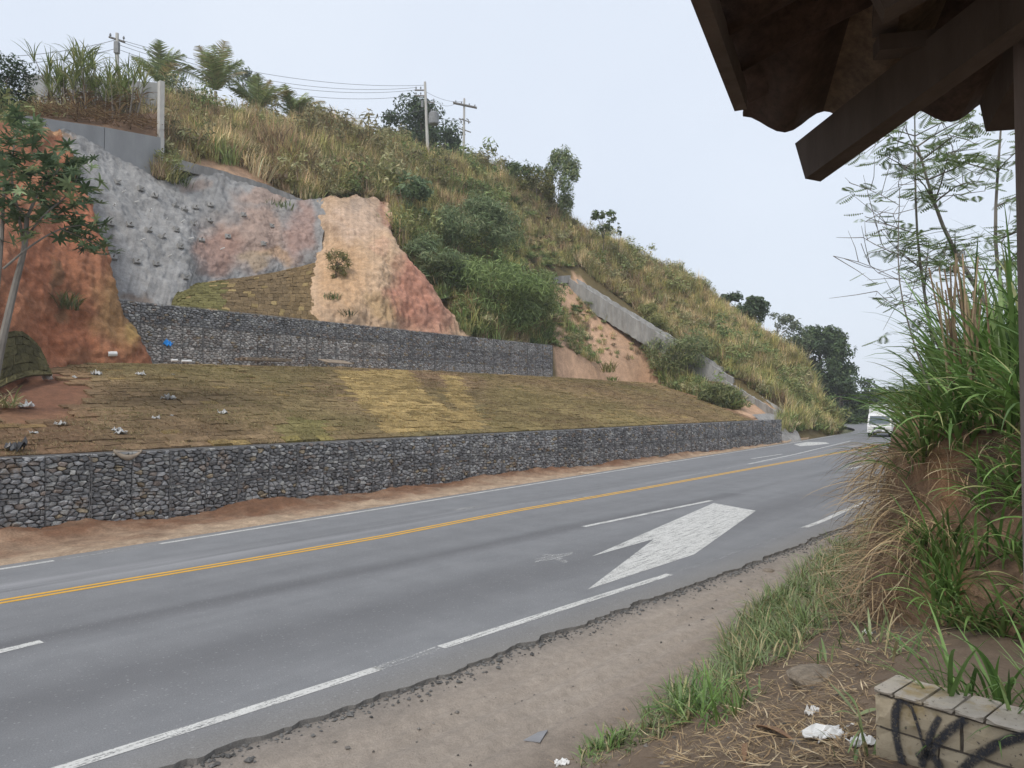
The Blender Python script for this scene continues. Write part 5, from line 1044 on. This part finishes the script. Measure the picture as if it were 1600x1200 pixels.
# ------------------------------------------------------------------ trucks
simple('white_paint', [(.3, (.66, .67, .68)), (.7, (.72, .73, .74))], 2, .35, .02, .002, spec=.5); simple('glass_dark', [(.3, (.06, .085, .10)), (.7, (.10, .13, .15))], .6, .08, 0, .001, spec=.6); simple('black_rubber', [(.3, (.015, .015, .016)), (.7, (.03, .03, .03))], 8, .85); simple('chrome', [(.3, (.5, .5, .5)), (.7, (.65, .65, .65))], 3, .3, .02, .002, metal=.7); simple('lamp_lens', [(.3, (.6, .6, .58)), (.7, (.75, .75, .72))], 9, .15, .02, .002, spec=.7)
def truck(label, loc, heading):
    loc = np.asarray(loc); root = thing('box_truck', loc, label, 'truck', 'trucks coming down the road'); R_ = np.stack([np.array([math.cos(heading), -math.sin(heading), 0]), np.array([math.sin(heading), math.cos(heading), 0]), ez], 1)  # local x: across, y: backwards
    def put(mb_, nm, mt, par=root): mb_.v = [loc+(v@R_.T) for v in mb_.v]; return mb_.build(nm, mt, par)
    prof = [(0, .42), (-.04, .62), (0, .98), (.08, 1.12), (.42, 1.98), (.62, 2.12), (1.75, 2.16), (1.75, .42)]; w0 = 1.0
    V = [(sx*(w0 if z < 1.2 else w0-.07*(z-1.2)), y, z) for sx in (-1, 1) for y, z in prof]; k = len(prof); f = [[i, i+k, (i+1) % k+k, (i+1) % k] for i in range(k)]+[list(range(k)), list(range(k, 2*k))[::-1]]
    body = put(MB().add(V, f), 'cab', 'white_paint')
    put(MB().add([(-.88, .105, 1.2), (.88, .105, 1.2), (.80, .385, 1.92), (-.80, .385, 1.92)], [[0, 1, 2, 3]]), 'windshield', 'glass_dark'); put(MB().box((0, -.05, .84), (.95, .05, .12)), 'grille', 'black_rubber'); put(MB().box((0, -.06, .52), (2.0, .16, .24)), 'bumper', 'white_paint'); put(MB().box((0, -.145, .47), (1.2, .02, .1)), 'bumper_vent', 'black_rubber')
    for sx in (-1, 1):
        put(MB().box((sx*.74, -.045, .83), (.36, .06, .2)), 'headlight', 'lamp_lens'); put(MB().box((sx*.8, -.145, .5), (.14, .03, .1)), 'fog_lamp', 'lamp_lens')
        m_ = put(MB().box((sx*1.2, .25, 1.55), (.2, .08, .4)), 'mirror', 'black_rubber'); put(MB().tube([(sx*.97, .3, 1.8), (sx*1.18, .27, 1.7)], .02, 5), 'mirror_arm', 'black_rubber', m_)
        put(MB().add([(sx*1.006, .45, 1.22), (sx*1.006, 1.4, 1.22), (sx*.955, 1.35, 1.9), (sx*.955, .62, 1.9)], [[0, 1, 2, 3]]), 'side_window', 'glass_dark')
        for y in (.55, 3.9):
            wh = put(MB().tube([(sx*.72, y, .38), (sx*.98, y, .38)], .38, 18), 'wheel', 'black_rubber'); put(MB().tube([(sx*.97, y, .38), (sx*.995, y, .38)], .2, 14), 'rim', 'chrome', wh)
    put(MB().box((0, 4.0, 1.98), (2.16, 4.2, 2.0)), 'cargo_box', 'white_paint'); put(MB().box((0, 3.4, .72), (.9, 5.6, .22)), 'chassis', 'black_rubber'); put(MB().box((0, .42, .45), (1.7, .6, .2)), 'front_axle', 'black_rubber')
    put(MB().box((0, .02, 1.155), (1.7, .04, .03)), 'wiper', 'black_rubber'); put(MB().box((0, -.15, .6), (.42, .02, .12)), 'number_plate', 'grey_metal')
truck('white box truck driving towards the camera beyond the grass', on_z(1374, 683, 0), math.radians(33)); truck('second white truck mostly hidden behind the bank grass', on_z(1404, 676, 0)+[.4, .6, 0], math.radians(35))
# ------------------------------------------------------------------ near grass, straw and litter
def hit(px, py, zf, t0=1.5, t1=60, n=700):                     # first place along the pixel's ray where it meets the ground zf(x, y)
    r = ray(px, py); t = np.geomspace(t0, t1, n); P_ = np.array([0, 0, CZ])+t[:, None]*r; b = P_[:, 2] < zf(P_[:, 0], P_[:, 1])
    return P_[np.argmax(b)] if b.any() else None
rng = np.random.default_rng(401)
NG = vary2([(.13, .225, .06), (.17, .28, .08), (.23, .33, .12), (.085, .15, .045), (.33, .34, .15)], [.32, .3, .16, .14, .08]); NG2 = vary2([(.18, .25, .10), (.24, .29, .14), (.13, .19, .07), (.36, .31, .17)], [.35, .25, .2, .2]); SW = vary2([(.38, .28, .165), (.28, .195, .115), (.48, .39, .26), (.16, .115, .075)], [.35, .3, .15, .2])
bx, by, bdep = to_px(BANK); BI, BJ = np.indices(bx.shape)
def pick(poly, n, jmin=0, jmax=89):
    m = inpoly(bx, by, poly) & (BJ >= jmin) & (BJ <= jmax) & (BANK[..., 1] > 4.5) & (BANK[..., 1] < 15); i = np.argwhere(m)
    if len(i) == 0: return np.zeros((0, 3))
    A_ = 1/(bdep[m]**1.2); k = rng.choice(len(i), n, p=A_/A_.sum()); return BANK[tuple(i[k].T)]
ab = AB()
def tufts(P_, nb, L, wd, lean, droop, cols, nseg=9, fold=.3, rad=.1, bias=None, out=None):
    for p in P_:
        az = None if bias is None else bias+rng.normal(0, 1.1, nb); (out or ab).add(*blades(rng, p-[0, 0, .03], nb, L, wd, lean, droop, nseg, cols, fold, az, rad, .25))
LEFT = math.radians(200)
tufts(pick([(1435, 600), (1700, 560), (1700, 690), (1480, 700), (1440, 720)], 46, 40), 15, (.6, 1.25), (.026, .05), (.1, .85), (.9, 2.2), NG, bias=LEFT)
tufts(pick([(1470, 540), (1720, 500), (1720, 640), (1460, 650)], 44, 48), 17, (.8, 1.5), (.028, .055), (.05, .6), (.6, 1.7), NG)
tufts(pick([(1520, 520), (1720, 480), (1720, 620), (1510, 640)], 28, 52), 13, (1.35, 2.15), (.028, .05), (.02, .4), (.4, 1.3), NG)
tufts(pick([(1415, 600), (1480, 600), (1480, 720), (1410, 760)], 26, 25), 11, (.5, 1.05), (.02, .04), (.4, 1.1), (.8, 1.9), NG, bias=LEFT)
tufts(pick([(1560, 640), (1720, 640), (1720, 1010), (1540, 1000)], 34, 0, 40), 12, (.4, .85), (.018, .036), (.3, 1.0), (.8, 1.9), NG, bias=math.radians(230))
tufts(pick([(1440, 830), (1530, 830), (1560, 1020), (1430, 1020)], 20, 0, 40), 12, (.4, .85), (.016, .032), (.2, .9), (.7, 1.8), NG, bias=math.radians(220))
wb = [c0+wx*a_+wy*(WT+rng.uniform(.05, .6))-[0, 0, rng.uniform(.15, .4)] for a_ in np.linspace(.2, 1.3, 24)]; tufts(wb, 13, (.4, .8), (.014, .028), (.1, .9), (.5, 1.7), NG, bias=math.radians(215))
tag(ab.build('tall_grass', 'blade_near', smooth=True), 'long arching green grass leaves over the earth bank', 'grass', None, 'stuff')
# dry stems and hanging straw on the bank
mb = MB(); st0 = on_y(1520, 545, 7.6)
stems = thing('cane_stems', st0-[0, 0, .6], 'bundle of brown cut cane stems standing in the bank grass', 'cane stems')
for i in range(24):
    b_ = st0+np.array([rng.normal(0, .10), rng.normal(0, .12), -.6]); L = rng.uniform(1.0, 1.6); ln = rng.normal(0, .09, 2); q = MB(); q.tube([b_, b_+[ln[0]*L*.5, ln[1]*L*.5, L*.5], b_+[ln[0]*L*1.1, ln[1]*L, L]], [.011, .010, .008], 5, vary((.27, .2, .13), .4)(rng, 1)[0]); q.build('stem', 'straw', stems)
ab = AB()
tufts(pick([(1385, 690), (1500, 690), (1490, 900), (1380, 880)], 55, 0, 55), 16, (.5, 1.1), (.008, .018), (1.2, 2.0), (.6, 1.4), SW, 6, 0, .15, bias=LEFT); tufts(pick([(1450, 640), (1720, 640), (1720, 760), (1470, 780)], 26, 10, 60), 14, (.3, .7), (.006, .014), (1.0, 2.2), (.6, 1.5), SW, 6, 0, .12)
tufts(pick([(1350, 780), (1470, 780), (1470, 990), (1350, 970)], 38, 0, 60), 15, (.35, .9), (.007, .017), (1.1, 2.0), (.5, 1.4), SW, 6, 0, .2, bias=LEFT)
tag(ab.build('hanging_straw', 'straw'), 'dry brown grass hanging down the bank edge', 'straw', None, 'stuff')
# verge: green tufts, lying straw
def sample(poly, n):
    xs = np.array([p[0] for p in poly]); ys = np.array([p[1] for p in poly]); out = []
    while len(out) < n:
        x = rng.uniform(xs.min(), xs.max()); y = rng.uniform(ys.min(), ys.max())
        if inpoly(x, y, poly):
            h_ = hit(x, y, z_v, 1.5, 40, 420)
            if h_ is not None: out.append(h_)
    return out
ab = AB(); gl = AB()
BANDP = [(1130, 1010), (1200, 930), (1300, 850), (1385, 785), (1420, 800), (1400, 880), (1330, 960), (1230, 1030), (1150, 1060)]
tufts(sample(BANDP, 300), 16, (.12, .5), (.009, .021), (.2, 1.2), (.4, 1.6), NG2, 5, 0, .09); tufts(sample([(1110, 1020), (1230, 920), (1380, 800), (1360, 850), (1200, 980)], 170), 14, (.1, .34), (.008, .017), (.3, 1.3), (.3, 1.4), NG2, 5, 0, .09)
tufts(sample([(990, 1140), (1130, 1020), (1230, 930), (1262, 975), (1160, 1065), (1060, 1150)], 110), 15, (.12, .42), (.009, .02), (.2, 1.3), (.4, 1.6), NG2, 5, 0, .09); tufts(sample([(880, 1198), (1000, 1130), (1040, 1150), (960, 1200)], 26), 14, (.1, .26), (.008, .016), (.2, 1.3), (.4, 1.5), NG2, 5, 0, .08)
for x, y, n_, L in [(1090, 1115, 95, .55), (1060, 1080, 22, .3), (1130, 1125, 60, .55), (1170, 1095, 18, .38), (960, 1165, 26, .26), (925, 1180, 22, .22), (990, 1150, 14, .2), (1020, 1120, 14, .22), (1230, 1030, 20, .3), (1290, 1040, 12, .3), (1330, 1010, 14, .32), (1210, 975, 26, .34), (1260, 935, 26, .36), (1310, 890, 24, .36), (1345, 860, 20, .34), (1350, 1120, 7, .3), (1335, 1180, 8, .26), (1375, 1010, 14, .4), (1410, 1030, 14, .42)]:
    p = hit(x, y, z_v); ab.add(*blades(rng, p, n_, (L*.5, L), (.013, .028), (.1, 1.3), (.3, 1.5), 6, NG if n_ > 20 else NG2, .25, None, .10+.002*n_)); 
tag(ab.build('verge_grass', 'blade_near', smooth=True), 'clumps of green grass along the edge of the dirt shoulder', 'grass', None, 'stuff')
sb_ = AB(); P_ = np.array(sample([(1040, 1200), (1000, 1130), (1150, 1040), (1230, 1000), (1340, 900), (1400, 790), (1450, 800), (1480, 1000), (1370, 1060), (1360, 1200)], 4600)); n = len(P_)
sb_.add(*blades(rng, P_+[0, 0, .012], n, (.05, .24), (.003, .011), (1.35, 1.62), (-.1, .2), 3, SW)); P_ = np.array(sample([(1250, 900), (1400, 770), (1470, 780), (1470, 960), (1330, 980)], 3200)); n = len(P_)
sb_.add(*blades(rng, P_+[0, 0, .02], n, (.2, .6), (.006, .014), (.9, 1.7), (.0, .6), 4, SW)); P_ = np.array(sample([(870, 1200), (1000, 1100), (1200, 940), (1280, 860), (1260, 920), (1100, 1060), (980, 1200)], 420)); sb_.add(*blades(rng, P_+[0, 0, .006], len(P_), (.04, .18), (.003, .008), (1.3, 1.6), (0, .3), 3, SW))
tag(sb_.build('fallen_straw', 'straw'), 'dry straw and dead grass lying on the verge', 'straw', None, 'stuff')
# short withered blades over the laid sod
fz = []
for k in range(3): ab = AB(); ab.add(*blades(rng, (0, 0, 0), 46, (.035, .11), (.008, .016), (.2, 1.4), (.2, 1.2), 2, one, rad=.3)); fz.append(ab.build('fuzz', 'grass_inst', link=False, origin=np.zeros(3)))
n = 7000; s_f = rng.uniform(-6, 50, n); d_f = rng.uniform(1.0, TOPD-.2, n); kp = (s_f < s_right(d_f)-.3); s_f, d_f = s_f[kp], d_f[kp]; n = len(s_f); Pf = np.c_[WO+np.outer(s_f, U)+np.outer(d_f, N), z_low(s_f, d_f)+.01]
xf, yf, _ = to_px(Pf); kp = ~(((xf-50)/95)**2+((yf-615)/50)**2 < 1); Pf, xf, yf = Pf[kp], xf[kp], yf[kp]; n = len(Pf); yl_ = inpoly(xf, yf, YEL[0]) | inpoly(xf, yf, YEL[1]); kf = np.clip(.5+1.3*fbm(Pf[:, 0]*.3, Pf[:, 1]*.3, 5), 0, 1)[:, None]
tf_ = (np.array([.25, .175, .11])*(1-kf)+np.array([.25, .22, .10])*kf)*rng.uniform(.7, 1.2, (n, 1)); tf_[yl_] = np.array([.42, .33, .16])*rng.uniform(.8, 1.1, (yl_.sum(), 1))
scatter('sod_fuzz', fz, Pf, np.c_[np.zeros((n, 2)), rng.uniform(0, 6.28, n)], np.ones((n, 3))*rng.uniform(.6, 1.5, (n, 1)), rng.integers(0, 3, n), tf_, 'short withered grass blades on the laid sod', 'grass')
# feathery trees beyond the bank on the right
def feathery(label, base, H, spread, rng, nleaf, bare=False, trunk=.05):
    root = thing('feathery_tree', base, label, 'tree'); mb = MB(); tips = []; top = base+np.array([spread[0], spread[1], H]); path = cubic_up(np.array([base-[0, 0, .3], base+(top-base)*.5+rng.normal(0, .12, 3), top]), 10, 0); mb.tube(path, np.linspace(trunk, trunk*.3, 10), 6)
    for i in range(13):
        k = rng.integers(3, 10); a = path[k]; az = rng.uniform(0, 6.283); L = H*rng.uniform(.14, .4); e_ = a+np.array([math.cos(az)*L, math.sin(az)*L*.7, L*rng.uniform(.1, .7)]); m_ = (a+e_)/2+rng.normal(0, .05, 3); pp_ = cubic_up(np.array([a, m_, e_]), 6, 0); mb.tube(pp_, np.linspace(trunk*.3, .004, 6), 4); tips += list(pp_[2:])
        for j in range(3): q = pp_[rng.integers(2, 6)]; f_ = q+rng.normal(0, .22*L+.1, 3); mb.tube([q, (q+f_)/2+rng.normal(0, .02, 3), f_], [.005, .004, .002], 4); tips.append(f_)
    mb.build('trunk', 'bark', root)
    if bare: return
    ab_ = AB(); tips = np.array(tips); V = []; f = []; k0 = 0
    for i in range(nleaf):                                     # twice-feathered leaves: a rib with side ribs of tiny leaflets
        p = tips[rng.integers(len(tips))]+rng.normal(0, .05, 3); az = rng.uniform(0, 6.283); dr = rng.uniform(-.5, .3); ax = np.array([math.cos(az), math.sin(az), dr]); ax /= np.linalg.norm(ax); sv = np.cross(ax, [0, 0, 1]); sv /= np.linalg.norm(sv); L = rng.uniform(.18, .3)
        for j in range(9):
            c_ = p+ax*L*(j+1)/9-np.array([0, 0, .08*L*(j/9)**2]); ll = L*.42*math.sin(math.pi*(.12+.8*j/9))
            for sg in (-1, 1):
                e_ = c_+sv*sg*ll+ax*ll*.35-np.array([0, 0, ll*.2]); wv = ax*.014; V += [c_-wv*.5, (c_+e_)/2-wv, e_, (c_+e_)/2+wv]; f.append([k0, k0+1, k0+2, k0+3]); k0 += 4
    ab_.add(np.array(V), np.array(f), vary2([(.24, .32, .16), (.3, .38, .2), (.17, .23, .1)], [.45, .3, .25])(rng, len(f))); ab_.build('crown', 'leaf', root)
rng = np.random.default_rng(501)
feathery('feathery-leaved tree showing under the shelter roof edge', on_y(1475, 600, 10.5), 3.9, (-.25, .2), rng, 170, trunk=.03); feathery('leaning feathery tree beside the shelter post', on_y(1590, 520, 10), 2.6, (-1.2, .2), rng, 190, trunk=.045); feathery('dense feathery tree top behind the shelter post', on_y(1600, 560, 12), 4.0, (-.1, .3), rng, 260, trunk=.05)
feathery('bare twiggy sapling on the bank under the roof', on_y(1462, 600, 9), 2.4, (-.35, .1), rng, 0, True, .014)
feathery('low feathery shrub among the bank grass', on_y(1490, 560, 10), 1.6, (-.2, .2), rng, 110, trunk=.02)
# ------------------------------------------------------------------ litter and small things
simple('paper', [(.3, (.62, .62, .61)), (.7, (.74, .74, .73))], 6, .8, .2, .01); simple('plastic_blue', [(.3, (.02, .22, .62)), (.7, (.03, .30, .75))], 5, .5); simple('plastic_grey', [(.3, (.20, .20, .21)), (.7, (.28, .28, .29))], 5, .6); simple('old_wood', [(.3, (.20, .155, .115)), (.7, (.34, .27, .20))], 4, .9, .4, .01, 20); simple('plastic_black', [(.3, (.02, .02, .022)), (.7, (.045, .045, .05))], 5, .4, spec=.5); simple('textile', [(.3, (.20, .16, .12)), (.7, (.32, .26, .2))], 6, .9, .4, .02, 18); simple('leaf_brown', [(.3, (.17, .09, .05)), (.7, (.30, .18, .10))], 9, .7, .3, .005)
simple('dirty_plastic', [(.3, (.30, .295, .285)), (.55, (.5, .5, .49)), (.75, (.62, .62, .61))], 9, .7, .3, .01)
def crumple(name, label, cat, p, w_, l_, h_, mat, rng, group=None, az=None, n=7):
    a = rng.uniform(0, 6.28) if az is None else az; x, y = np.meshgrid(np.linspace(-.5, .5, n), np.linspace(-.5, .5, n), indexing='ij'); z = h_*np.abs(rng.normal(.4, .45, (n, n))); e_ = 1+.25*rng.normal(0, .6, (n, n)); V = np.stack([x*w_*e_, y*l_*e_, z], -1).reshape(-1, 3)@rotz(a).T+p
    o = mk(name, V, gridfaces(n, n), mat); sm = o.modifiers.new('thick', 'SOLIDIFY'); sm.thickness = .006; return tag(o, label, cat, group)
zl = lambda x, y: z_low(*sd(np.stack([x, y], -1)))+.015
rng = np.random.default_rng(601)
for x, y, w_, lb in [(74, 594, .5, 'largest crumpled white plastic on red soil at left'), (116, 591, .25, 'small white scrap right of the largest crumpled plastic'), (150, 586, .5, 'grey and white rubbish scrap above the sod, left of centre'), (218, 587, .5, 'pale rubbish scrap near the top of the sod slope'), (264, 625, .55, 'flat grey white scrap in the middle of the left sod'), (95, 665, .35, 'white ball of plastic low on the left sod'), (348, 647, .42, 'white plastic lump farthest right on the brown sod'), (189, 679, .45, 'white and black crumpled bag near the lower wall top'), (181, 674, .3, 'white paper touching the crumpled bag near the wall'), (243, 655, .3, 'small white scrap between the two larger lumps'), (40, 636, .5, 'white litter spread beside the pale tuft at left'), (270, 586, .18, 'tiny white scrap right of the top rubbish'), (52, 678, .25, 'tiny pale scrap on the lowest left sod'), (268, 650, .15, 'tiny white speck beside the small white scrap')]:
    p = hit(x, y, zl, 5, 80, 1500); crumple('litter_scrap', lb, 'litter', p, w_*.75, w_*.6, w_*.3, 'dirty_plastic', rng, 'white rubbish scattered on the sod')
p = hit(24, 706, zl, 5, 80, 1500); crumple('plastic_bag', 'black plastic bag lying on the lower wall top', 'bag', p, .45, .4, .25, 'plastic_black', rng)
p = on_d(263, 538, 14.55); crumple('blue_bag', 'bright blue plastic stuck on the upper gabion wall', 'bag', p-[0, 0, .12], .42, .25, .3, 'plastic_blue', rng)
ab = AB(); ab.add(*blades(rng, on_d(8, 632, 5.6)-[0, 0, .1], 60, (.5, 1.0), (.03, .06), (.3, 1.2), (.8, 2.0), 6, vary2([(.38, .34, .19), (.2, .22, .09), (.46, .40, .24)], [.4, .4, .2]), rad=.3)); tag(ab.build('grass_tuft', 'leaf'), 'pale drooping tuft at the left edge of the slope', 'grass tuft', 'grass tufts on bare soil')
def pallet(label, x, y, d, az):
    p = on_d(x, y, d); root = thing('wooden_pallet', p, label, 'pallet', 'wooden pallets on the terrace'); R_ = rotz(az)
    for k in (-.45, 0, .45): q = MB(); q.box(p+R_@np.array([0, k, .06]), (1.5, .1, .1), R_); q.build('stringer', 'old_wood', root)
    for k in np.linspace(-.65, .65, 7): q = MB(); q.box(p+R_@np.array([k, 0, .123]), (.13, 1.05, .024), R_); q.build('deck_board', 'old_wood', root)
pallet('wooden pallet on the terrace, left one below the upper wall', 398, 564, 13.6, math.pi/2-HW); pallet('wooden pallet on the terrace, right one below the upper wall', 428, 564.5, 13.6, math.pi/2-HW+.05)
q = MB(); q.box(on_d(525, 569, 13.6)+[0, 0, .14], (1.9, .8, .04), rotz(math.pi/2-HW+.1)@np.array([[1, 0, 0], [0, .96, -.26], [0, .26, .96]])); tag(q.build('wood_board', 'old_wood'), 'weathered board propped on the terrace edge right of the pallets', 'board')
q = MB(); q.tube([on_d(168, 553, 13.3), on_d(182, 553, 13.3)], .11, 10); tag(q.build('pipe', 'paper'), 'short white pipe lying at the foot of the red bank', 'pipe')
q = MB(); q.tube([on_d(268, 563, 13.9), on_d(277, 563, 13.9)], .06, 8); tag(q.build('pipe', 'paper'), 'small white pipe end left under the upper wall', 'pipe'); q = MB(); q.tube([on_d(284, 564, 13.8), on_d(299, 564.5, 13.8)], .06, 8); tag(q.build('pipe', 'paper'), 'longer white pipe right of the pipe end under the wall', 'pipe')
a = on_d(204, 520, 14.45); b_ = on_d(228, 560, 14.0); o = beam('plank', a, b_, .12, .05, 'old_wood', None); tag(o, 'wooden plank leaning at the left end of the upper wall', 'plank')
ar_ = []
for i, x in enumerate(np.linspace(178, 222, 12)):
    sagv = math.sin(math.pi*i/11)**.8
    for k in (0, 1, 2): ar_.append(on_d(x, 704+sagv*(2+k*6.5)-(1-k*.5)*2, [.35, -.06, -.09][k]))
o = mk('geotextile', ar_, gridfaces(12, 3), 'textile', smooth=True); o.modifiers.new('thick', 'SOLIDIFY').thickness = .03; tag(o, 'sagging strip of brown geotextile hanging over the lower wall', 'geotextile')
for x, y, w_, l_, lb in [(1300, 1152, .32, .14, 'white torn tissue on the ground left of the block wall'), (1268, 1118, .1, .04, 'small white paper scrap above the torn tissue'), (1345, 1166, .13, .07, 'white tissue end touching the block wall'), (878, 1196, .12, .08, 'crumpled white scrap at the bottom edge of the dirt')]:
    p = hit(x, y, z_v); crumple('tissue', lb, 'litter', p+[0, 0, .01], w_, l_, .035, 'paper', rng, 'white paper on the verge', .3, 9)
p = hit(1355, 993, z_v); crumple('wrapper', 'pale yellow wrapper lying in the dry straw', 'litter', p+[0, 0, .02], .09, .06, .02, 'pale', rng)
V = [np.array([on_z(x, y, -.03)[0], on_z(x, y, -.03)[1], float(z_v(*on_z(x, y, -.03)[:2]))+q+.01]) for x, y, q in [(818, 1148, .006), (842, 1132, .012), (856, 1133, .006), (844, 1154, .004)]]; o = mk('plastic_shard', V, [[0, 1, 2, 3]], 'plastic_grey'); o.modifiers.new('thick', 'SOLIDIFY').thickness = .008; tag(o, 'grey triangular plastic shard on the dirt shoulder', 'litter')
def pod(label, x0, y0, x1, y1, w_):
    a = hit(x0, y0, z_v)+[0, 0, .015]; b = hit(x1, y1, z_v)+[0, 0, .015]; t = np.linspace(0, 1, 9); V = []
    sdv = np.cross((b-a)/np.linalg.norm(b-a), ez)
    for k in t: c_ = a*(1-k)+b*k+ez*.03*math.sin(math.pi*k); wv = w_*math.sin(math.pi*(.06+.88*k)); V += [c_+sdv*wv+ez*.015, c_, c_-sdv*wv+ez*.015]
    o = mk('dry_husk', V, gridfaces(9, 3), 'leaf_brown', smooth=True); o.modifiers.new('thick', 'SOLIDIFY').thickness = .004; tag(o, label, 'husk', 'dry husks on the verge')
pod('long brown dry husk on the ground near the grass clump', 1176, 1140, 1240, 1164, .03); pod('small upright brown husk at the bottom of the verge', 1163, 1200, 1165, 1168, .018)
def rock(label, x, y, r_, sq=.45, col=(.26, .215, .165)):
    p = hit(x, y, z_v); v = []; n1, n2 = 10, 7
    for j in range(n2):
        for i in range(n1):
            th = 2*math.pi*i/n1; ph = math.pi*(j+.5)/n2; u_ = np.array([math.sin(ph)*math.cos(th), math.sin(ph)*math.sin(th), sq*math.cos(ph)]); v.append(p+u_*r_*(1+.3*float(fbm(u_[0]*1.7+x, u_[1]*1.7, u_[2]*2))))
    f = [[j*n1+i, j*n1+(i+1) % n1, (j+1)*n1+(i+1) % n1, (j+1)*n1+i] for j in range(n2-1) for i in range(n1)]+[list(range(n1)), [(n2-1)*n1+i for i in range(n1)][::-1]]; tag(mk('rock', v, f, 'soil_fine', col=[np.array(col)]*len(f)), label, 'rock', 'rocks on the verge')
rock('broad flat rock half buried behind the block wall corner', 1275, 1058, .24, .35); rock('grey stone on the shoulder edge by the grass', 1200, 893, .12, .5, (.24, .2, .16)); rock('small grey stone beside the green grass clump', 1038, 1148, .045, .6); rock('pale stone in the shoulder grass', 1130, 1040, .08, .5, (.3, .27, .23)); rock('brown stone left of the torn tissue', 1210, 1030, .06, .6)
# ------------------------------------------------------------------ hazy morning air
hz, t, out = newmat('haze'); pv = nd(t, 'ShaderNodeVolumePrincipled'); pv.inputs['Color'].default_value = (.96, .975, 1, 1); pv.inputs['Density'].default_value = .0007; pv.inputs['Anisotropy'].default_value = .2
lk(t, pv.outputs[0], out.inputs['Volume'])
q = MB(); q.box((0, 60, 24), (400, 300, 52)); hb = q.build('haze', 'haze', kind='stuff'); hb.display_type = 'WIRE'; tag(hb, 'thin pale morning haze in the air', 'haze')
